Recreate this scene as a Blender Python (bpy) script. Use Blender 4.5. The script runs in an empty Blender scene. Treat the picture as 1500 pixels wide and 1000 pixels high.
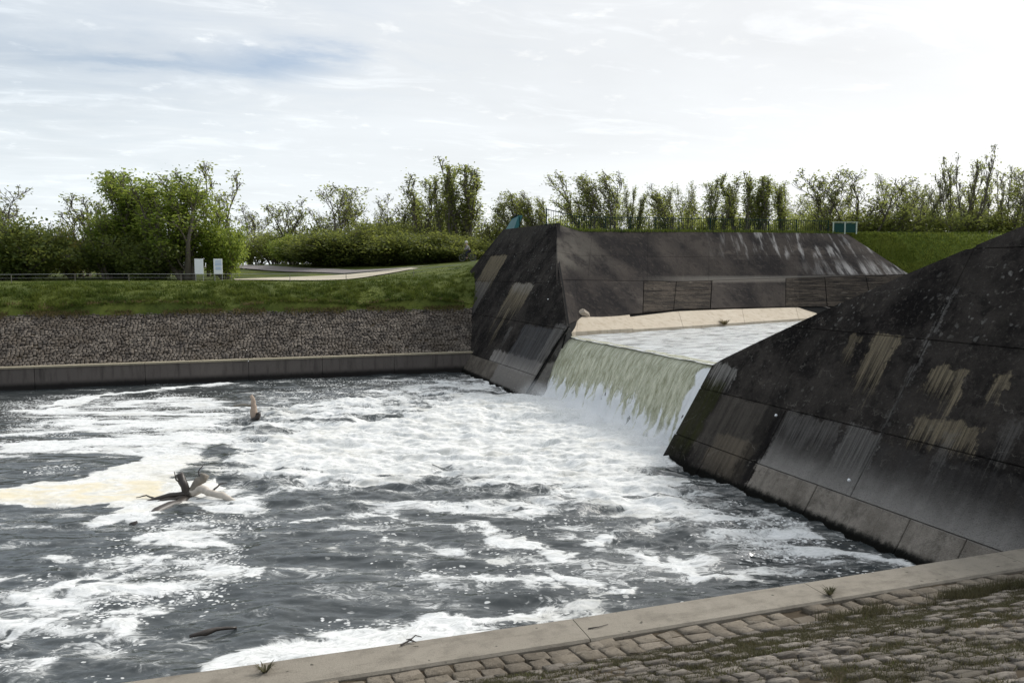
import bpy, math, random
import numpy as np
from mathutils import Vector

# ------------------------------------------------------------------ camera, sky, sun, exposure
S = bpy.context.scene
COL = S.collection
cam_d = bpy.data.cameras.new('camera'); cam = bpy.data.objects.new('camera', cam_d); COL.objects.link(cam)
cam_d.sensor_width = 36.0; cam_d.lens = 36 * 1170 / 1500; cam_d.clip_end = 6000; cam_d.clip_start = 0.1
AZ = math.atan(411 / 1174)
cam.location = (0, 0, 6); cam.rotation_euler = (math.pi / 2 - math.atan(100 / 1170), 0, -AZ)
S.camera = cam
S.view_settings.view_transform = 'Standard'; S.view_settings.look = 'None'
S.view_settings.exposure = 0.68; S.view_settings.gamma = 1.0; S.view_settings.use_curve_mapping = False
S.cycles.max_bounces = 8; S.cycles.volume_bounces = 5; S.cycles.transparent_max_bounces = 6
SUN_AZ, SUN_EL = math.radians(66), math.radians(38)
sun_dir = Vector((math.sin(SUN_AZ) * math.cos(SUN_EL), math.cos(SUN_AZ) * math.cos(SUN_EL), math.sin(SUN_EL)))


class NT:
    """short hand for building node trees"""
    def __init__(s, tree): s.t = tree; s.L = tree.links.new
    def node(s, typ, **kw):
        n = s.t.nodes.new(typ)
        for k, v in kw.items(): setattr(n, k, v)
        return n
    def put(s, sock, v):
        if isinstance(v, bpy.types.NodeSocket): s.L(v, sock)
        elif v is not None: sock.default_value = v
    def m(s, op, a, b=None, c=None, clamp=False):
        n = s.node('ShaderNodeMath', operation=op, use_clamp=clamp)
        for i, v in enumerate((a, b, c)):
            if v is not None: s.put(n.inputs[i], v)
        return n.outputs[0]
    def vm(s, op, a, b=None):
        n = s.node('ShaderNodeVectorMath', operation=op)
        s.put(n.inputs[0], a)
        if b is not None: s.put(n.inputs[1], b)
        return n.outputs['Value'] if op in ('DOT_PRODUCT', 'LENGTH') else n.outputs[0]
    def step(s, x, a, b, lo=0.0, hi=1.0):
        n = s.node('ShaderNodeMapRange', interpolation_type='SMOOTHSTEP')
        if isinstance(a, (int, float)) and isinstance(b, (int, float)) and a > b: a, b, lo, hi = b, a, hi, lo
        for i, v in enumerate((x, a, b, lo, hi)): s.put(n.inputs[i], v)
        return n.outputs[0]
    def noise(s, vec, scale=1.0, detail=4.0, rough=0.55, dist=0.0, col=False):
        n = s.node('ShaderNodeTexNoise')
        if vec is not None: s.put(n.inputs['Vector'], vec)
        n.inputs['Scale'].default_value = scale; n.inputs['Detail'].default_value = detail
        n.inputs['Roughness'].default_value = rough; n.inputs['Distortion'].default_value = dist
        return n.outputs['Color' if col else 'Fac']
    def voro(s, vec, scale=1.0, feature='F1', out='Distance', rnd=1.0):
        n = s.node('ShaderNodeTexVoronoi', feature=feature)
        if vec is not None: s.put(n.inputs['Vector'], vec)
        n.inputs['Scale'].default_value = scale; n.inputs['Randomness'].default_value = rnd
        return n.outputs[out]
    def sep(s, v):
        n = s.node('ShaderNodeSeparateXYZ'); s.put(n.inputs[0], v); return n.outputs
    def comb(s, x, y, z):
        n = s.node('ShaderNodeCombineXYZ')
        for i, v in enumerate((x, y, z)): s.put(n.inputs[i], v)
        return n.outputs[0]
    def mul(s, v, k): return s.vm('MULTIPLY', v, k)
    def mix(s, f, a, b):
        n = s.node('ShaderNodeMix', data_type='RGBA')
        s.put(n.inputs[0], f)
        for i, v in ((6, a), (7, b)):
            if not isinstance(v, bpy.types.NodeSocket): v = (*v[:3], 1)
            s.put(n.inputs[i], v)
        return n.outputs[2]
    def pos(s): return s.node('ShaderNodeNewGeometry').outputs['Position']
    def attr(s, name): return s.node('ShaderNodeAttribute', attribute_name=name).outputs['Fac']
    def rnd(s): return s.node('ShaderNodeObjectInfo').outputs['Random']
    def bump(s, h, strength=0.4, dist=0.03, normal=None):
        n = s.node('ShaderNodeBump'); s.put(n.inputs['Height'], h)
        n.inputs['Strength'].default_value = strength; n.inputs['Distance'].default_value = dist
        if normal is not None: s.put(n.inputs['Normal'], normal)
        return n.outputs[0]


world = bpy.data.worlds.new('World'); S.world = world; world.use_nodes = True
wn = NT(world.node_tree); world.node_tree.nodes.clear()
sky = wn.node('ShaderNodeTexSky', sky_type='NISHITA', sun_disc=False, sun_elevation=SUN_EL, sun_rotation=SUN_AZ,
              altitude=50, air_density=1.0, dust_density=2.0, ozone_density=1.0)
bg_sky = wn.node('ShaderNodeBackground'); wn.put(bg_sky.inputs[0], sky.outputs[0]); bg_sky.inputs[1].default_value = 0.08
d = wn.vm('NORMALIZE', wn.node('ShaderNodeTexCoord').outputs['Generated'])
dx, dy, dz = wn.sep(d)[:3]
el = wn.m('ARCSINE', dz)
azm = wn.m('ARCTAN2', dx, dy)
h = wn.m('ADD', wn.m('MAXIMUM', dz, 0.0), 0.10)
pl = wn.comb(wn.m('DIVIDE', dx, h), wn.m('DIVIDE', dy, h), 0.0)              # a flat cloud deck seen in perspective
big = wn.noise(wn.mul(pl, (0.55, 0.8, 1)), 1.0, 6, 0.55, 0.4)
wisp = wn.noise(wn.mul(pl, (1.3, 2.6, 1)), 1.5, 8, 0.62, 0.6)
puff = wn.noise(wn.mul(pl, (3.2, 3.6, 1)), 1.6, 6, 0.6, 0.2)
glow = wn.step(wn.vm('DOT_PRODUCT', d, tuple(sun_dir)), 0.15, 1.0)
wa = wn.m('SUBTRACT', wn.noise(wn.mul(pl, (1.2, 1.8, 1)), 2.6, 6, 0.6), 0.5)
def blob(a0, e0, sa, se, k=0.25):                                            # a gap in the deck where it is thin
    a = wn.m('DIVIDE', wn.m('SUBTRACT', wn.m('ADD', azm, wn.m('MULTIPLY', wa, k)), a0), sa)
    e = wn.m('DIVIDE', wn.m('SUBTRACT', wn.m('ADD', el, wn.m('MULTIPLY', wa, k * 0.25)), e0), se)
    return wn.m('EXPONENT', wn.m('MULTIPLY', wn.m('ADD', wn.m('MULTIPLY', a, a), wn.m('MULTIPLY', e, e)), -1.0))
def az_of(x): return AZ + math.atan((x - 750) / 1174)
def el_of(x, y): return math.atan((400 - y) / 1174 * math.cos(math.atan((x - 750) / 1174)))
gap = wn.m('ADD', wn.m('MULTIPLY', blob(az_of(430), el_of(430, 95), 0.070, 0.016), 0.62), wn.m('MULTIPLY', blob(az_of(270), el_of(270, 103), 0.12, 0.011), 0.42))
gap = wn.m('ADD', gap, wn.m('MULTIPLY', blob(az_of(20), el_of(20, 95), 0.25, 0.05), 0.22))
thin = wn.m('ADD', wn.m('MULTIPLY', wn.step(el, 0.10, 0.36), 0.22), wn.m('MULTIPLY', wn.m('SUBTRACT', 0.55, wisp), 0.55))
thin = wn.m('SUBTRACT', thin, wn.m('MULTIPLY', glow, 0.30))
cover = wn.m('SUBTRACT', 1.0, wn.m('ADD', thin, gap), clamp=True)
cover = wn.m('MINIMUM', wn.m('ADD', wn.m('MULTIPLY', cover, 0.9), wn.m('MULTIPLY', wn.step(puff, 0.60, 0.74), 0.22)), 0.97)
aure = wn.m('POWER', wn.m('MAXIMUM', wn.vm('DOT_PRODUCT', d, tuple(sun_dir)), 0.0), 34.0)              # the veiled sun lights the deck round it
bright = wn.m('ADD', wn.m('ADD', 0.575, wn.m('ADD', wn.m('MULTIPLY', glow, 0.02), wn.m('ADD', wn.m('MULTIPLY', aure, 4.4), wn.m('MULTIPLY', wn.step(el, 0.24, 0.0), 0.09)))), wn.m('MULTIPLY', wn.m('SUBTRACT', big, 0.5), 0.22))
bright = wn.m('ADD', bright, wn.m('ADD', wn.m('MULTIPLY', wn.step(wisp, 0.52, 0.70), 0.08), wn.m('MULTIPLY', wn.step(puff, 0.58, 0.72), 0.05)))
cloud_c = wn.vm('SCALE', wn.mix(glow, (0.905, 0.962, 1.0), (0.985, 0.995, 1.0)))
cloud_c.node.inputs['Scale'].default_value = 1.0; wn.put(cloud_c.node.inputs['Scale'], bright)
bg_cl = wn.node('ShaderNodeBackground'); wn.put(bg_cl.inputs[0], cloud_c); bg_cl.inputs[1].default_value = 1.0
mx = wn.node('ShaderNodeMixShader'); wn.put(mx.inputs[0], cover); wn.L(bg_sky.outputs[0], mx.inputs[1]); wn.L(bg_cl.outputs[0], mx.inputs[2])
wn.L(mx.outputs[0], wn.node('ShaderNodeOutputWorld').inputs[0])

sun_d = bpy.data.lights.new('sun', 'SUN'); sun_d.energy = 1.5; sun_d.angle = math.radians(10); sun_d.color = (1.0, 0.95, 0.87)
sun = bpy.data.objects.new('sun', sun_d); COL.objects.link(sun)
sun.rotation_euler = (-sun_dir).to_track_quat('-Z', 'Y').to_euler()

# ------------------------------------------------------------------ numbers measured for the place
FLECK_POLY = [
    (0.85, 0.8, [(-10.58, 43.66), (-7.16, 44.05), (-0.46, 42.43), (0.12, 33.47), (-1.05, 29.79), (-4.5, 31.24), (-7.72, 31.54)]),
    (0.8, 0.6, [(-4.26, 26.78), (-6.03, 27.4), (-4.78, 28.88)]),
    (0.8, 0.6, [(-1.54, 16.65), (-0.3, 18.77), (0.24, 16.8), (-0.16, 14.8), (-1.29, 14.89), (-3.08, 14.28), (-3.69, 13.66), (-4.25, 15.93), (-3.0, 16.11)]),
    (0.6, 0.6, [(-3.8, 14.92), (-2.32, 15.25), (-1.84, 13.98), (-2.09, 12.89), (-3.38, 13.13)]),
    (0.6, 0.7, [(-2.3, 20.51), (-0.32, 21.6), (0.8, 19.99), (-0.3, 18.29), (-2.61, 17.4), (-3.69, 17.4)]),
    (0.95, 0.7, [(11.75, 18.76), (12.34, 16.24), (12.68, 12.64), (12.26, 12.39), (10.45, 12.45), (10.36, 14.56)]),
    (0.45, 0.5, [(0.49, 13.42), (2.34, 13.62), (4.25, 13.26), (6.0, 12.96), (5.98, 12.35), (3.74, 12.42), (1.77, 12.97)]),
    (0.14, 1.2, [(1.4, 21.67), (9.21, 18.27), (10.36, 14.56), (7.83, 12.66), (3.85, 12.8), (2.56, 14.85)]),
    (0.5, 0.8, [(1.29, 45.83), (12.75, 44.94), (8.07, 38.25), (1.41, 33.02)]),
]
FOAM_POLY = [
    (0.97, 1.6, 0.1, [(13.29, 35.97), (12.81, 22.52), (12.34, 19.7), (10.01, 18.66), (8.15, 20.39), (5.73, 23.28), (1.9, 23.36), (-0.15, 25.34), (-0.37, 29.56), (1.91, 32.54), (4.62, 32.69), (8.84, 35.79), (11.9, 39.36)]),
    (0.6, 1.5, 0.05, [(12.96, 44.21), (13.46, 35.46), (12.49, 20.92), (11.68, 15.62), (8.88, 15.56), (7.43, 18.57), (4.47, 21.31), (1.26, 22.28), (-0.91, 24.75), (-1.33, 31.14), (1.0, 36.57), (5.71, 40.27), (9.82, 42.85)]),
    (0.33, 1.5, 0, [(13.22, 45.11), (12.79, 20.81), (12.76, 13.49), (10.45, 12.45), (8.18, 13.24), (7.23, 15.65), (4.58, 18.66), (2.15, 20.42), (0.85, 21.19), (0.89, 33.2), (-0.44, 39.04), (2.57, 43.15), (7.89, 44.72)]),
    (0.55, 0.9, 0, [(-8.46, 38.96), (-6.35, 40.7), (-2.69, 42.49), (-0.14, 39.78), (0.89, 33.2), (-1.04, 29.2), (-3.46, 31.88), (-6.02, 33.86)]),
    (0.85, 0.5, 0, [(-7.81, 31.92), (-5.94, 32.12), (-3.7, 31.97), (-0.64, 32.54), (-0.25, 27.82), (-2.05, 28.13), (-4.48, 29.62), (-7.3, 29.76)]),
    (1, 0.18, 0.25, [(-6.62, 25.49), (-5.32, 25.64), (-3.7, 26.77), (-2.51, 28.72), (-0.36, 27.54), (-0.24, 23.33), (-1.33, 22.09), (-2.17, 21.5), (-3.18, 21.56), (-3.56, 22.74), (-6.2, 23.79)]),
    (1, 0.15, 0.95, [(-6.6, 25.4), (-5.25, 25.31), (-3.67, 25.14), (-2.3, 24.91), (-1.86, 23.82), (-2.05, 22.88), (-3.53, 22.99), (-6.28, 24.09)]),
    (0.93, 0.3, 0.05, [(-0.92, 12.58), (-0.46, 12.95), (0.47, 13.09), (1.79, 13.07), (3.16, 12.93), (3.82, 12.69), (4.14, 12.36), (2.94, 12.05), (0.61, 11.9), (-0.53, 11.82)]),
    (0.5, 0.7, 0, [(0.42, 13.13), (1.81, 13.23), (3.25, 13.3), (5.18, 12.93), (6.47, 12.8), (5.92, 12.22), (4.17, 12.27), (2.2, 12.82)]),
    (0.5, 0.5, 0, [(-2.23, 17.34), (-0.44, 18.82), (-0.02, 17.65), (-0.28, 15.49), (-1.58, 15.62), (-3.19, 14.84), (-3.78, 14.4), (-4.22, 16.22)]),
    (0.42, 0.6, 0, [(-3.88, 14.82), (-2.3, 15.1), (-1.98, 14.29), (-2.1, 13.0), (-3.47, 13.16)]),
    (0.42, 0.8, 0, [(12.2, 16.9), (12.96, 14.13), (12.53, 12.49), (11.34, 12.51), (10.79, 14.41)]),
    (0.2, 1.2, 0, [(1.45, 22.36), (9.49, 18.84), (10.63, 14.95), (7.83, 12.66), (3.94, 13.06), (2.56, 14.85), (0.98, 17.84)]),
    (0.62, 0.9, 0, [(-2.51, 31.55), (-0.42, 37.07), (1.37, 32.27), (0.99, 24.08), (-0.32, 21.28), (-1.34, 22.29), (-1.13, 25.69)]),
    (0.4, 0.8, 0, [(-9.8, 40.35), (-8.51, 41.87), (-6.39, 39.15), (-6.77, 33.05), (-7.87, 32.18)]),
    (0.45, 0.5, 0, [(-1.57, 20.82), (-0.32, 21.6), (1.37, 23.95), (0.85, 21.19), (-0.44, 18.34), (-2.01, 17.58), (-2.73, 18.25)]),
    (0.4, 0.6, 0, [(3.18, 18.32), (4.28, 17.42), (6.15, 15.36), (6.29, 13.91), (5.27, 14.64), (3.71, 16.34)]),
]
FOAM_LINE = [
    (0.62, 0.07, 0.3, 0, [(-0.76, 19.7), (-1.65, 18.76), (-2.41, 17.81), (-3.28, 17.07), (-4.27, 16.43)]),
    (0.6, 0.06, 0.28, 0, [(-0.29, 17.61), (-1.18, 16.82), (-1.96, 16.02), (-2.97, 15.33), (-3.96, 14.77)]),
    (0.6, 0.06, 0.28, 0, [(-1.73, 20.87), (-2.52, 19.8), (-3.33, 18.81), (-3.99, 17.69), (-4.58, 17.28)]),
    (0.55, 0.06, 0.3, 0, [(-0.03, 16.3), (-0.76, 15.6), (-1.73, 14.9), (-2.47, 14.2), (-3.07, 13.34)]),
    (0.6, 0.08, 0.3, 0, [(-8.67, 33.71), (-6.94, 33.91), (-4.88, 34.02), (-2.1, 32.49)]),
    (0.6, 0.08, 0.3, 0, [(-7.37, 36.09), (-5.01, 36.89), (-2.02, 35.5), (0.11, 33.16)]),
    (0.55, 0.06, 0.3, 0, [(1.11, 19.88), (2.75, 19.78), (4.52, 18.4), (5.97, 16.58)]),
    (0.55, 0.06, 0.3, 0, [(1.84, 17.54), (3.36, 16.12), (4.39, 14.57), (5.3, 13.96)]),
    (0.55, 0.06, 0.3, 0, [(7.72, 15.97), (8.44, 14.78), (8.79, 13.22), (9.44, 12.8)]),
    (0.8, 0.1, 0.35, 0, [(-7.86, 38.58), (-7.05, 41.57), (-6.17, 43.47), (-4.4, 44.31), (-2.53, 45.47), (-0.48, 46.16)]),
    (0.8, 0.12, 0.3, 0, [(-8.22, 40.36), (-7.2, 42.48), (-5.91, 43.86)]),
    (0.6, 0.12, 0.5, 0, [(-1.35, 20.18), (-2.29, 18.99), (-3.06, 17.95), (-3.8, 16.8), (-4.33, 16.26)]),
    (0.66, 0.14, 0.5, 0, [(-2.85, 19.19), (-3.66, 17.84), (-4.49, 16.9)]),
    (0.66, 0.14, 0.6, 0, [(-0.47, 18.44), (-1.37, 17.78), (-2.18, 16.87), (-3.12, 16.16), (-4.15, 15.54)]),
    (0.75, 0.2, 0.4, 0, [(-3.38, 20.89), (-2.99, 21.32), (-1.8, 21.8), (-0.15, 21.04)]),
    (0.6, 0.12, 0.3, 0, [(3.14, 18.07), (3.62, 17.3), (4.11, 16.75), (4.72, 15.64), (5.46, 14.77), (6.12, 13.53)]),
    (0.7, 0.15, 0.35, 0, [(5.22, 17.88), (5.81, 16.15), (6.56, 15.21)]),
    (0.65, 0.1, 0.25, 0, [(5.93, 14.1), (6.12, 13.53), (6.76, 13.38)]),
    (0.7, 0.08, 0.3, 0, [(3.22, 13.17), (4.69, 13.01), (5.98, 12.91)]),
    (0.55, 0.12, 0.4, 0, [(12.21, 19.51), (12.29, 17.32), (12.36, 15.49), (12.49, 13.81), (12.52, 12.66)]),
    (0.5, 0.1, 0.4, 0, [(11.21, 14.74), (11.78, 14.06), (12.26, 13.35)]),
    (0.8, 0.1, 0.25, 0, [(13.33, 44.08), (13.08, 38.43), (13.32, 34.22)]),
]
CALM_LINE = [
    (0.85, 0.25, 0.4, [(-1.44, 21.68), (-2.27, 20.23), (-2.85, 19.19), (-3.39, 18.07), (-3.99, 17.14), (-4.28, 16.5)]),
    (0.8, 0.8, 1.2, [(-5.64, 27.26), (-6.42, 27.54), (-7.4, 27.88)]),
    (0.6, 0.35, 0.6, [(-0.37, 28.97), (-0.86, 26.51), (-1.06, 24.8)]),
]
TREES = [  # x, y, top height, crown width, kind, region
    (-19.11, 86.15, 14.3, 4.1, 'twiggy', 'L'),
    (-16.5, 71.47, 10.12, 5.3, 'darkbush', 'L'),
    (-16.03, 81.9, 9.07, 3.7, 'bush', 'L'),
    (-21.17, 77.34, 11.62, 6.7, 'broad', 'L'),
    (-16.55, 92.67, 11.45, 3.1, 'twiggy', 'L'),
    (-13.47, 79.94, 9.75, 1.3, 'ochre', 'L'),
    (-12.21, 80.56, 12.13, 3.7, 'upright', 'L'),
    (-8.25, 74.94, 14.51, 4.9, 'broad', 'L'),
    (-9.6, 73.29, 10.61, 4.5, 'broad', 'L'),
    (-5.76, 73, 13.53, 4.0, 'broad', 'L'),
    (-3.34, 70.04, 13.86, 5.5, 'broad', 'L'),
    (-1.52, 74.7, 15.66, 3.9, 'upright', 'L'),
    (-0.48, 70.09, 10.39, 3.9, 'brightbush', 'L'),
    (2.05, 103.11, 14.51, 5.5, 'twiggy', 'L'),
    (-8.56, 73.99, 9.14, 5.1, 'darkbush', 'L'),
    (-12.7, 77.55, 8.64, 4.1, 'bush', 'L'),
    (-5.7, 70.86, 8.77, 4.4, 'darkbush', 'L'),
    (-15.87, 75.48, 7.57, 4.5, 'bush', 'L'),
    (-7.76, 79, 12.13, 4.3, 'upright', 'L'),
    (-11.24, 82.34, 13.06, 3.2, 'upright', 'L'),
    (5.95, 89.04, 14.06, 3.7, 'upright', 'M'),
    (4.51, 95.9, 11.09, 3.9, 'bush', 'M'),
    (9.32, 94.21, 12.11, 5.0, 'bush', 'M'),
    (12.5, 93.1, 15.95, 6.0, 'broad2', 'M'),
    (15.96, 95.07, 14.09, 4.2, 'broad2', 'M'),
    (17.68, 91.29, 15.17, 3.8, 'twiggy', 'M'),
    (20.48, 88.19, 17.04, 4.6, 'poplar', 'M'),
    (21.85, 83.47, 17.57, 2.9, 'poplar', 'M'),
    (23.78, 82.79, 17.79, 3.8, 'poplar', 'M'),
    (28.03, 87.66, 15.25, 3.8, 'twiggy', 'M'),
    (20.14, 94.66, 12.71, 6.5, 'bush', 'M'),
    (17.06, 95.74, 12.13, 5.7, 'bush', 'M'),
    (24, 93.31, 12.71, 5.7, 'bush', 'M'),
    (27.19, 91.13, 12.64, 4.9, 'bush', 'M'),
    (23.47, 94.55, 15.09, 4.1, 'twiggy', 'M'),
    (8.32, 80.79, 9.23, 5.7, 'darkbush', 'M'),
    (11.81, 79.57, 10.58, 8.1, 'hedgebush', 'M'),
    (15.94, 78.12, 10.24, 6.7, 'hedgebush', 'M'),
    (19.68, 77.87, 9.75, 5.7, 'hedgebush', 'M'),
    (23.8, 78.55, 9.35, 4.9, 'hedgebush', 'M'),
    (6, 84.78, 9.84, 3.9, 'brightbush', 'M'),
    (7.55, 95.89, 12.5, 3.6, 'upright', 'M'),
    (11.78, 98.65, 14.26, 3.3, 'twiggy', 'M'),
    (0.44, 97.32, 9.76, 4.7, 'bush', 'L'),
    (3.01, 100.66, 10.5, 5.4, 'bush', 'L'),
    (5.42, 98.75, 9.88, 4.0, 'bush', 'M'),
    (28.9, 81, 14.79, 3.4, 'bent', 'F'),
    (30.63, 80.4, 14.42, 2.9, 'bent', 'F'),
    (31.13, 78.1, 13.87, 2.6, 'bent', 'F'),
    (30.03, 86.96, 12.74, 3.9, 'bush', 'F'),
    (33.51, 73.03, 16.09, 3.4, 'bent', 'F'),
    (35.63, 72.29, 16.15, 3.8, 'bent', 'F'),
    (39.78, 75.07, 15.09, 1.9, 'poplar', 'F'),
    (43.28, 75.97, 14.57, 2.5, 'twiggy', 'F'),
    (43.11, 72.85, 15.05, 3.3, 'bent', 'F'),
    (44.44, 72.38, 15.47, 3.5, 'broad2', 'F'),
    (45.97, 69.73, 15.52, 3.7, 'poplar', 'F'),
    (48.58, 68.81, 16.07, 4.1, 'poplar', 'F'),
    (50.4, 68.18, 15.87, 3.4, 'poplar', 'F'),
    (53.58, 69.18, 15.4, 3.0, 'poplar', 'F'),
    (61.83, 75.83, 13.44, 3.1, 'bush', 'F'),
    (37.57, 80.09, 12.45, 4.5, 'bush', 'F'),
    (47.47, 76.62, 12.45, 5.2, 'bush', 'F'),
    (51.72, 75.13, 12.67, 5.2, 'bush', 'F'),
    (55.96, 73.65, 12.45, 4.5, 'bush', 'F'),
    (62.3, 73.55, 12.21, 3.8, 'bush', 'F'),
    (42.17, 78.48, 11.92, 3.0, 'bush', 'F'),
    (35.21, 85.15, 12.35, 3.1, 'bush', 'F'),
    (61.97, 71.54, 17.32, 4.2, 'twiggy', 'R'),
    (63.82, 68.78, 17.28, 4.7, 'broad2', 'R'),
    (67.99, 69.44, 16.79, 3.3, 'twiggy', 'R'),
    (68.17, 67.25, 15.23, 3.7, 'broad2', 'R'),
    (72.37, 67.9, 17.69, 3.3, 'twiggy', 'R'),
    (73.08, 65.53, 18.45, 3.2, 'tall', 'R'),
    (74.6, 65, 18.67, 3.7, 'tall', 'R'),
    (78.06, 63.79, 17.13, 2.6, 'tall', 'R'),
    (77.86, 61.74, 16.73, 4.0, 'broad2', 'R'),
    (83.38, 61.93, 17.72, 5.1, 'broad2', 'R'),
    (87.18, 60.6, 16.99, 5.1, 'poplar', 'R'),
    (63.74, 70.92, 12.97, 4.5, 'bush', 'R'),
    (65.41, 68.22, 12.81, 5.1, 'bush', 'R'),
    (68.86, 67.01, 12.67, 5.1, 'bush', 'R'),
    (71.97, 65.92, 13.03, 5.1, 'bush', 'R'),
    (75.43, 64.71, 12.81, 5.1, 'bush', 'R'),
    (78.89, 63.5, 12.67, 5.1, 'bush', 'R'),
    (82.35, 62.29, 12.67, 5.1, 'bush', 'R'),
    (71.17, 68.32, 15.89, 3.3, 'upright', 'R'),
    (78.03, 65.92, 16.34, 3.0, 'upright', 'R'),
    (39.88, 91.99, 14.86, 5.1, 'broad2', 'F'),
    (49.94, 90.59, 14.86, 5.2, 'broad2', 'F'),
    (55.39, 86.56, 15.71, 6.0, 'broad2', 'F'),
    (67.16, 84.56, 15.73, 5.2, 'broad2', 'F'),
    (68.58, 81.94, 14.86, 4.3, 'broad2', 'F'),
    (47.32, 93.62, 15.57, 5.3, 'broad2', 'F'),
    (73.72, 82.26, 17.12, 5.2, 'broad2', 'R'),
    (78.06, 78.62, 16.39, 5.1, 'broad2', 'R'),
    (83.07, 78.99, 16.43, 5.2, 'broad2', 'R'),
    (89.16, 74.74, 17.07, 5.1, 'broad2', 'R'),
    (87.86, 78.37, 16.88, 5.3, 'broad2', 'R'),
    (10.1, 79.11, 9.99, 5.0, 'darkbush', 'M'),
    (14.21, 79.78, 11.11, 4.4, 'hedgebush', 'M'),
    (17.31, 76.58, 9.59, 4.7, 'darkbush', 'M'),
    (21.49, 79.36, 10.05, 3.5, 'hedgebush', 'M'),
]
FOAM_POLY.append((1.0, 0.7, 0.0, [(15.0, 22.0), (15.0, 36.6), (12.3, 36.4), (11.6, 34.0), (11.6, 24.0), (12.3, 21.8)]))      # churn where the water lands

# ------------------------------------------------------------------ helpers
RNG = np.random.default_rng(7); random.seed(7)

def material(name, rough=0.8, spec=0.3):
    m = bpy.data.materials.new(name); m.use_nodes = True
    n = NT(m.node_tree); b = m.node_tree.nodes['Principled BSDF']
    b.inputs['Roughness'].default_value = rough
    b.inputs['Specular IOR Level'].default_value = spec
    return m, n, b

class MB:
    """collects shapes of one mesh"""
    def __init__(s): s.v = []; s.f = []; s.mi = []
    def add(s, vs, fs, mi=0):
        o = len(s.v); s.v.extend(tuple(map(float, v)) for v in vs); s.f.extend([tuple(i + o for i in f) for f in fs]); s.mi.extend([mi] * len(fs))
    def box(s, c, size, rz=0.0, rx=0.0, mi=0):
        hx, hy, hz = (k / 2 for k in size); vs = []
        cz, sz, cx_, sx_ = math.cos(rz), math.sin(rz), math.cos(rx), math.sin(rx)
        for x in (-hx, hx):
            for y in (-hy, hy):
                for z in (-hz, hz):
                    y2, z2 = y * cx_ - z * sx_, y * sx_ + z * cx_
                    vs.append((c[0] + x * cz - y2 * sz, c[1] + x * sz + y2 * cz, c[2] + z2))
        s.add(vs, [(0, 1, 3, 2), (4, 6, 7, 5), (0, 4, 5, 1), (2, 3, 7, 6), (0, 2, 6, 4), (1, 5, 7, 3)], mi)
    def tube(s, path, radii, n=6, mi=0, cap=True):
        path = [Vector(p) for p in path]
        if isinstance(radii, (int, float)): radii = [radii] * len(path)
        vs = []; fs = []; k = len(path)
        ref = Vector((0.31, 0.2, 0.93))
        for i, p in enumerate(path):
            t = (path[min(i + 1, k - 1)] - path[max(i - 1, 0)]).normalized()
            a = t.cross(ref)
            if a.length < 0.05: a = t.cross(Vector((1, 0, 0)))
            a.normalize(); b = t.cross(a)
            for j in range(n):
                q = 2 * math.pi * j / n
                vs.append(p + (a * math.cos(q) + b * math.sin(q)) * radii[i])
        for i in range(k - 1):
            for j in range(n): fs.append((i * n + j, i * n + (j + 1) % n, (i + 1) * n + (j + 1) % n, (i + 1) * n + j))
        if cap: fs.append(tuple(range(n - 1, -1, -1))); fs.append(tuple((k - 1) * n + j for j in range(n)))
        s.add(vs, fs, mi)
    def prism(s, poly, off, mi=0):
        """closed prism: polygon (3d points) swept by the vector off"""
        n = len(poly); off = Vector(off)
        vs = [Vector(p) for p in poly] + [Vector(p) + off for p in poly]
        s.add(vs, [tuple(range(n - 1, -1, -1)), tuple(range(n, 2 * n))] + [(i, (i + 1) % n, (i + 1) % n + n, i + n) for i in range(n)], mi)
    def mesh(s, name, mats, smooth=False):
        me = bpy.data.meshes.new(name); me.from_pydata(s.v, [], s.f); me.update()
        for m in (mats if isinstance(mats, (list, tuple)) else [mats]): me.materials.append(m)
        if any(s.mi): me.polygons.foreach_set('material_index', s.mi)
        if smooth: me.polygons.foreach_set('use_smooth', [True] * len(s.f))
        return me
    def build(s, name, mats, parent=None, smooth=False, fix=False):
        me = s.mesh(name, mats, smooth)
        if fix:
            import bmesh
            bm = bmesh.new(); bm.from_mesh(me); bmesh.ops.recalc_face_normals(bm, faces=bm.faces); bm.to_mesh(me); bm.free()
        return link(name, me, parent)

def link(name, data, parent=None, loc=None):
    o = bpy.data.objects.new(name, data); COL.objects.link(o)
    if parent: o.parent = parent
    if loc is not None: o.location = loc
    return o
def empty(name, loc=(0, 0, 0), rz=0.0):
    o = link(name, None, None, loc); o.rotation_euler = (0, 0, rz); o.empty_display_size = 0.2; return o
def tag(o, label=None, cat=None, group=None, kind=None):
    for k, v in (('label', label), ('category', cat), ('group', group), ('kind', kind)):
        if v: o[k] = v
    return o
def raw_mesh(name, V, F, mats, smooth=False, attrs=None):
    """fast mesh from numpy arrays; F is (n,3) or (n,4)"""
    me = bpy.data.meshes.new(name); V = np.asarray(V, np.float32); F = np.asarray(F, np.int32); k = F.shape[1]
    me.vertices.add(len(V)); me.vertices.foreach_set('co', V.ravel())
    me.loops.add(F.size); me.loops.foreach_set('vertex_index', F.ravel())
    me.polygons.add(len(F)); me.polygons.foreach_set('loop_start', np.arange(0, F.size, k, dtype=np.int32))
    if smooth: me.polygons.foreach_set('use_smooth', np.ones(len(F), bool))
    for a, v in (attrs or {}).items():
        at = me.attributes.new(a, 'FLOAT', 'POINT'); at.data.foreach_set('value', np.asarray(v, np.float32).ravel())
    for m in (mats if isinstance(mats, (list, tuple)) else [mats]): me.materials.append(m)
    me.update(calc_edges=True); me.validate(); return me
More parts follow.
